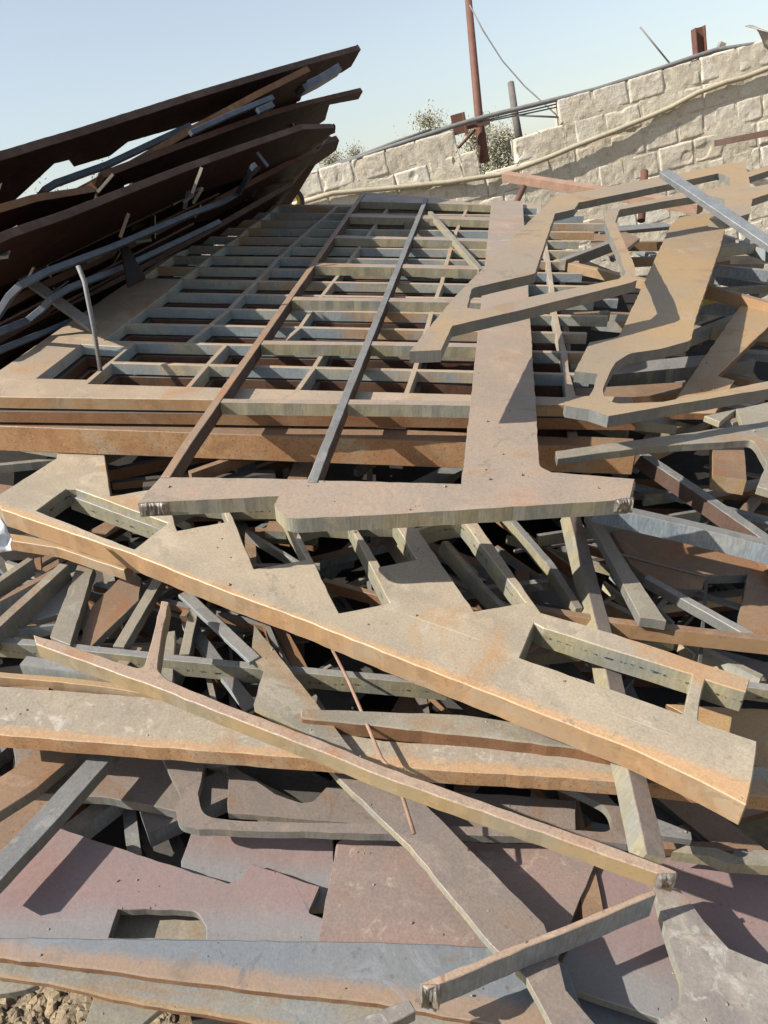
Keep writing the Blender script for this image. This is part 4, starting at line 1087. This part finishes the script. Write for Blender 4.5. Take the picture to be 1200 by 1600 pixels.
chan(heap_plane(500, 130, 4.3), [(472, 147), (500, 133), (531, 114)], .07, .04, 'short blue box end under the tip of the topmost plate')
chan(heap_plane(410, 175, 3.7), [(405, 178), (428, 168)], .025, .025, 'small blue offcut below the thin blue channel')
bar3('steel_bar', at(28, 424, 2.85), at(138, 490, 2.7), .038, .02, [T_GREY, C_GREY], 'grey flat bar leaning from the left heap onto the lattice', nrm=(CM @ Vector((.1, .6, 1))))
plate('steel_plate', tilt(205, 400, 3.0, .5, -.5, .3), [(187, 378), (194, 372), (208, 398), (228, 432), (200, 446)], .02, [T_BLACK, C_DARK], 'black triangular plate scrap at the left edge of the lattice')
tube('bent_rod', [at(122, 416, 2.42), at(127, 428, 2.42), at(132, 440, 2.41), at(146, 510, 2.42), at(157, 580, 2.45)], .0075, M_GREYPIPE, 'thin bent rod standing up at the left corner of the lattice', 'rod')
plate('steel_plate', heap_plane(15, 380, 2.5, -20), [(-5, 388), (18, 356), (28, 351), (12, 398), (-2, 400)], .012, [M_GALV, M_GALV], 'pale grey bent bracket at the far left edge', 'bracket')
rnd = random.Random(31)
LAB = ('thin dark strip edge just under the third rusty plate', 'thin rusty strip running along the middle of the left heap', 'thin strip edge low in the left heap near the lattice')
for i in range(22):
    y0 = rnd.uniform(405, 565); x0 = rnd.uniform(-40, 170); ya = y0-(x0/1320)*(y0+178)
    fr = rnd.uniform(.12, .33); x1 = x0+(1320-x0)*fr; y1 = ya+(-178-ya)*fr
    lim = 300+ (560-y0)*.8
    if x1 > lim: continue
    pl = heap_plane(0, y0, rnd.uniform(2.72, 2.80), rnd.uniform(15, 30))
    if pl.d(x1, y1) > 6 or pl.d(x1, y1) < 1: continue
    strip('rusty_strip', pl, [(x0, ya), (x1, y1)], rnd.uniform(.02, .06), rnd.choice((.008, .012, .02)), rnd.choice(([T_DARK, C_DARKGREY], [T_DARK, C_DARK], [T_DARK, C_DARKGREY], [T_BROWN, C_BROWN], [M_CHANNEL, M_CHANNEL], [T_GREY, C_DARKGREY])),
          LAB[0 if y0 < 440 else 1 if y0 < 500 else 2], 'rusty strip', 'thin strips layered in the left heap, %s band' % ('upper' if y0 < 440 else 'middle' if y0 < 500 else 'lower'), bevel=0)
def hbit(a, b, w, mats, label):
    pl = heap_plane(0, 440, 2.70); A = pl.P(*a); B = pl.P(*b)
    bar3('small_offcut', A, B, w*.6, .012, mats, label, 'steel offcut', nrm=(CM @ Vector((.2, -.3, 1))), bevel=0)
hbit((514, 212), (477, 263), .02, [T_DUST2, C_GREY], 'thin pale strip along the right end of the rusty plates')
hbit((464, 251), (484, 240), .022, [T_DUST2, C_YELLOW], 'pale tab near the right end of the rusty plates')
hbit((408, 281), (397, 297), .03, [T_DUST2, C_YELLOW], 'pale tab standing between the lower rusty plates')
hbit((380, 260), (400, 252), .035, [T_ORANGE, C_RUST], 'small orange offcut in the left heap')
hbit((152, 300), (157, 284), .014, [T_DUST2, C_YELLOW], 'tan lit end block at the left end of the third rusty plate')
hbit((195, 372), (192, 392), .03, [T_BROWN, C_YELLOW], 'lit brown tab above the upper grey-blue channel')
hbit((116, 408), (110, 428), .03, [T_BROWN, C_YELLOW], 'lit brown tab near the middle channel')
hbit((240, 350), (238, 372), .025, [T_DUST2, C_YELLOW], 'pale upright chip between two channels')
hbit((270, 318), (300, 304), .03, [T_GREY, C_GREY], 'grey flat offcut under the ragged fourth plate')
rnd = random.Random(8)
for i in range(26):
    t = rnd.random(); px = 20+t*400+rnd.uniform(-25, 25); py = 470-t*190+rnd.uniform(-30, 60)
    if py > 585-px*.66-8: py = 575-px*.66-rnd.uniform(10, 60)
    d = heap_plane(0, 515, 2.72).d(px, py)*rnd.uniform(1.02, 1.1)
    a = at(px, py, d); ang = rnd.uniform(-.5, 1.9); L = rnd.uniform(.04, .12)
    v = D1*math.cos(ang)*.8+Vector((0, 0, 1))*math.sin(ang)*.5-LEFT*rnd.uniform(0, .5)
    v.normalize()
    bar3('small_offcut', a, a+v*L, rnd.uniform(.008, .02), .008, [rnd.choice((T_GREY, T_DUST2, T_BROWN, M_CHANNEL, T_DARK, T_DARK)), rnd.choice((C_YELLOW, C_GREY, C_DARK))],
         'small steel offcut wedged among the rusty plates of the left heap', 'steel offcut', 'small offcuts wedged in the left heap', nrm=Vector((rnd.uniform(-1, 1), -1, rnd.uniform(0, 1))), bevel=0)

# ================================================================== thin loose scraps and slag crumbs
rnd = random.Random(55)
for (xa, xb, ya, yb, n, lab, grp) in ((850, 1230, 690, 1010, 44, 'thin steel offcut in the tangle right of the T-shaped skeleton end', 'thin offcuts right of the T-shaped skeleton'),
                                     (-20, 500, 880, 1090, 40, 'thin steel offcut between the diagonal plate and the long tan bar', 'thin offcuts left below the diagonal plate'),
                                     (250, 900, 805, 960, 24, 'thin steel offcut seen down through the openings of the diagonal plate', 'thin offcuts under the diagonal plate')):
    for i in range(n):
        px, py = rnd.uniform(xa, xb), rnd.uniform(ya, yb)
        pl = G(kM+1.208*rnd.uniform(.13, .30)); a = pl.P(px, py)
        ang = rnd.choice((rnd.gauss(.1, .35), rnd.gauss(1.0, .4), rnd.gauss(2.2, .35))); Lh = rnd.uniform(.15, .6)
        d = ((CM @ GT).normalized()*math.cos(ang)+(CM @ GL).normalized()*math.sin(ang)+PG.nw*rnd.uniform(-.15, .15))
        bar3('steel_offcut', a-d*Lh/2, a+d*Lh/2, rnd.choice((.008, .012, .018, .03)), rnd.choice((.008, .02, .03, .04)),
             [rnd.choice((T_GREYBAR, T_GREY, T_DUST2, T_BROWN, T_DEEP)), rnd.choice((C_GRID, C_GREY, C_BLUE, C_BROWN, C_YELLOW))], lab, 'steel offcut', grp, bevel=0)
def crumbs():
    rnd = random.Random(91); t = bmesh.new(); bmesh.ops.create_icosphere(t, subdivisions=1, radius=1)
    vs_ = [v.co.copy() for v in t.verts]; fs_ = [[v.index for v in f.verts] for f in t.faces]; t.free()
    V = []; FC = []
    for name, pl, outer, holes, ob in PLATES:
        if name in ('rusty_plate', 'buried_plate'): continue
        Mi = ob.matrix_world.inverted()
        xs = [p[0] for p in outer]; ys = [p[1] for p in outer]
        x0, x1, y0, y1 = max(0, min(xs)), min(1200, max(xs)), max(0, min(ys)), min(1600, max(ys))
        n = int((x1-x0)*(y1-y0)/2200)
        for i in range(n):
            px, py = rnd.uniform(x0, x1), rnd.uniform(y0, y1)
            if noise.noise(Vector((px*.012, py*.016, 3))) < .02: continue
            if not inside((px, py), outer) or any(inside((px, py), h) for h in holes): continue
            p = pl.P(px, py); s = min(.0045, abs(rnd.gauss(0, .0014))+.0008); off = Vector((i, px, py))
            n0 = len(V)
            for c in vs_:
                q = c*(1+.5*noise.noise(c*1.3+off))*s
                V.append(tuple(p+q+pl.nw*s*.3))
            FC += [[n0+k for k in f] for f in fs_]
    me = bpy.data.meshes.new('slag_crumbs'); me.from_pydata(V, [], FC)
    tag(link('slag_crumbs', me, [plain('slag_crumb', (.22, .17, .13), (.42, .36, .29), 30, .7, 0, .001)]), 'tiny crumbs of slag and rust lying on the plates', kind='stuff')
crumbs()
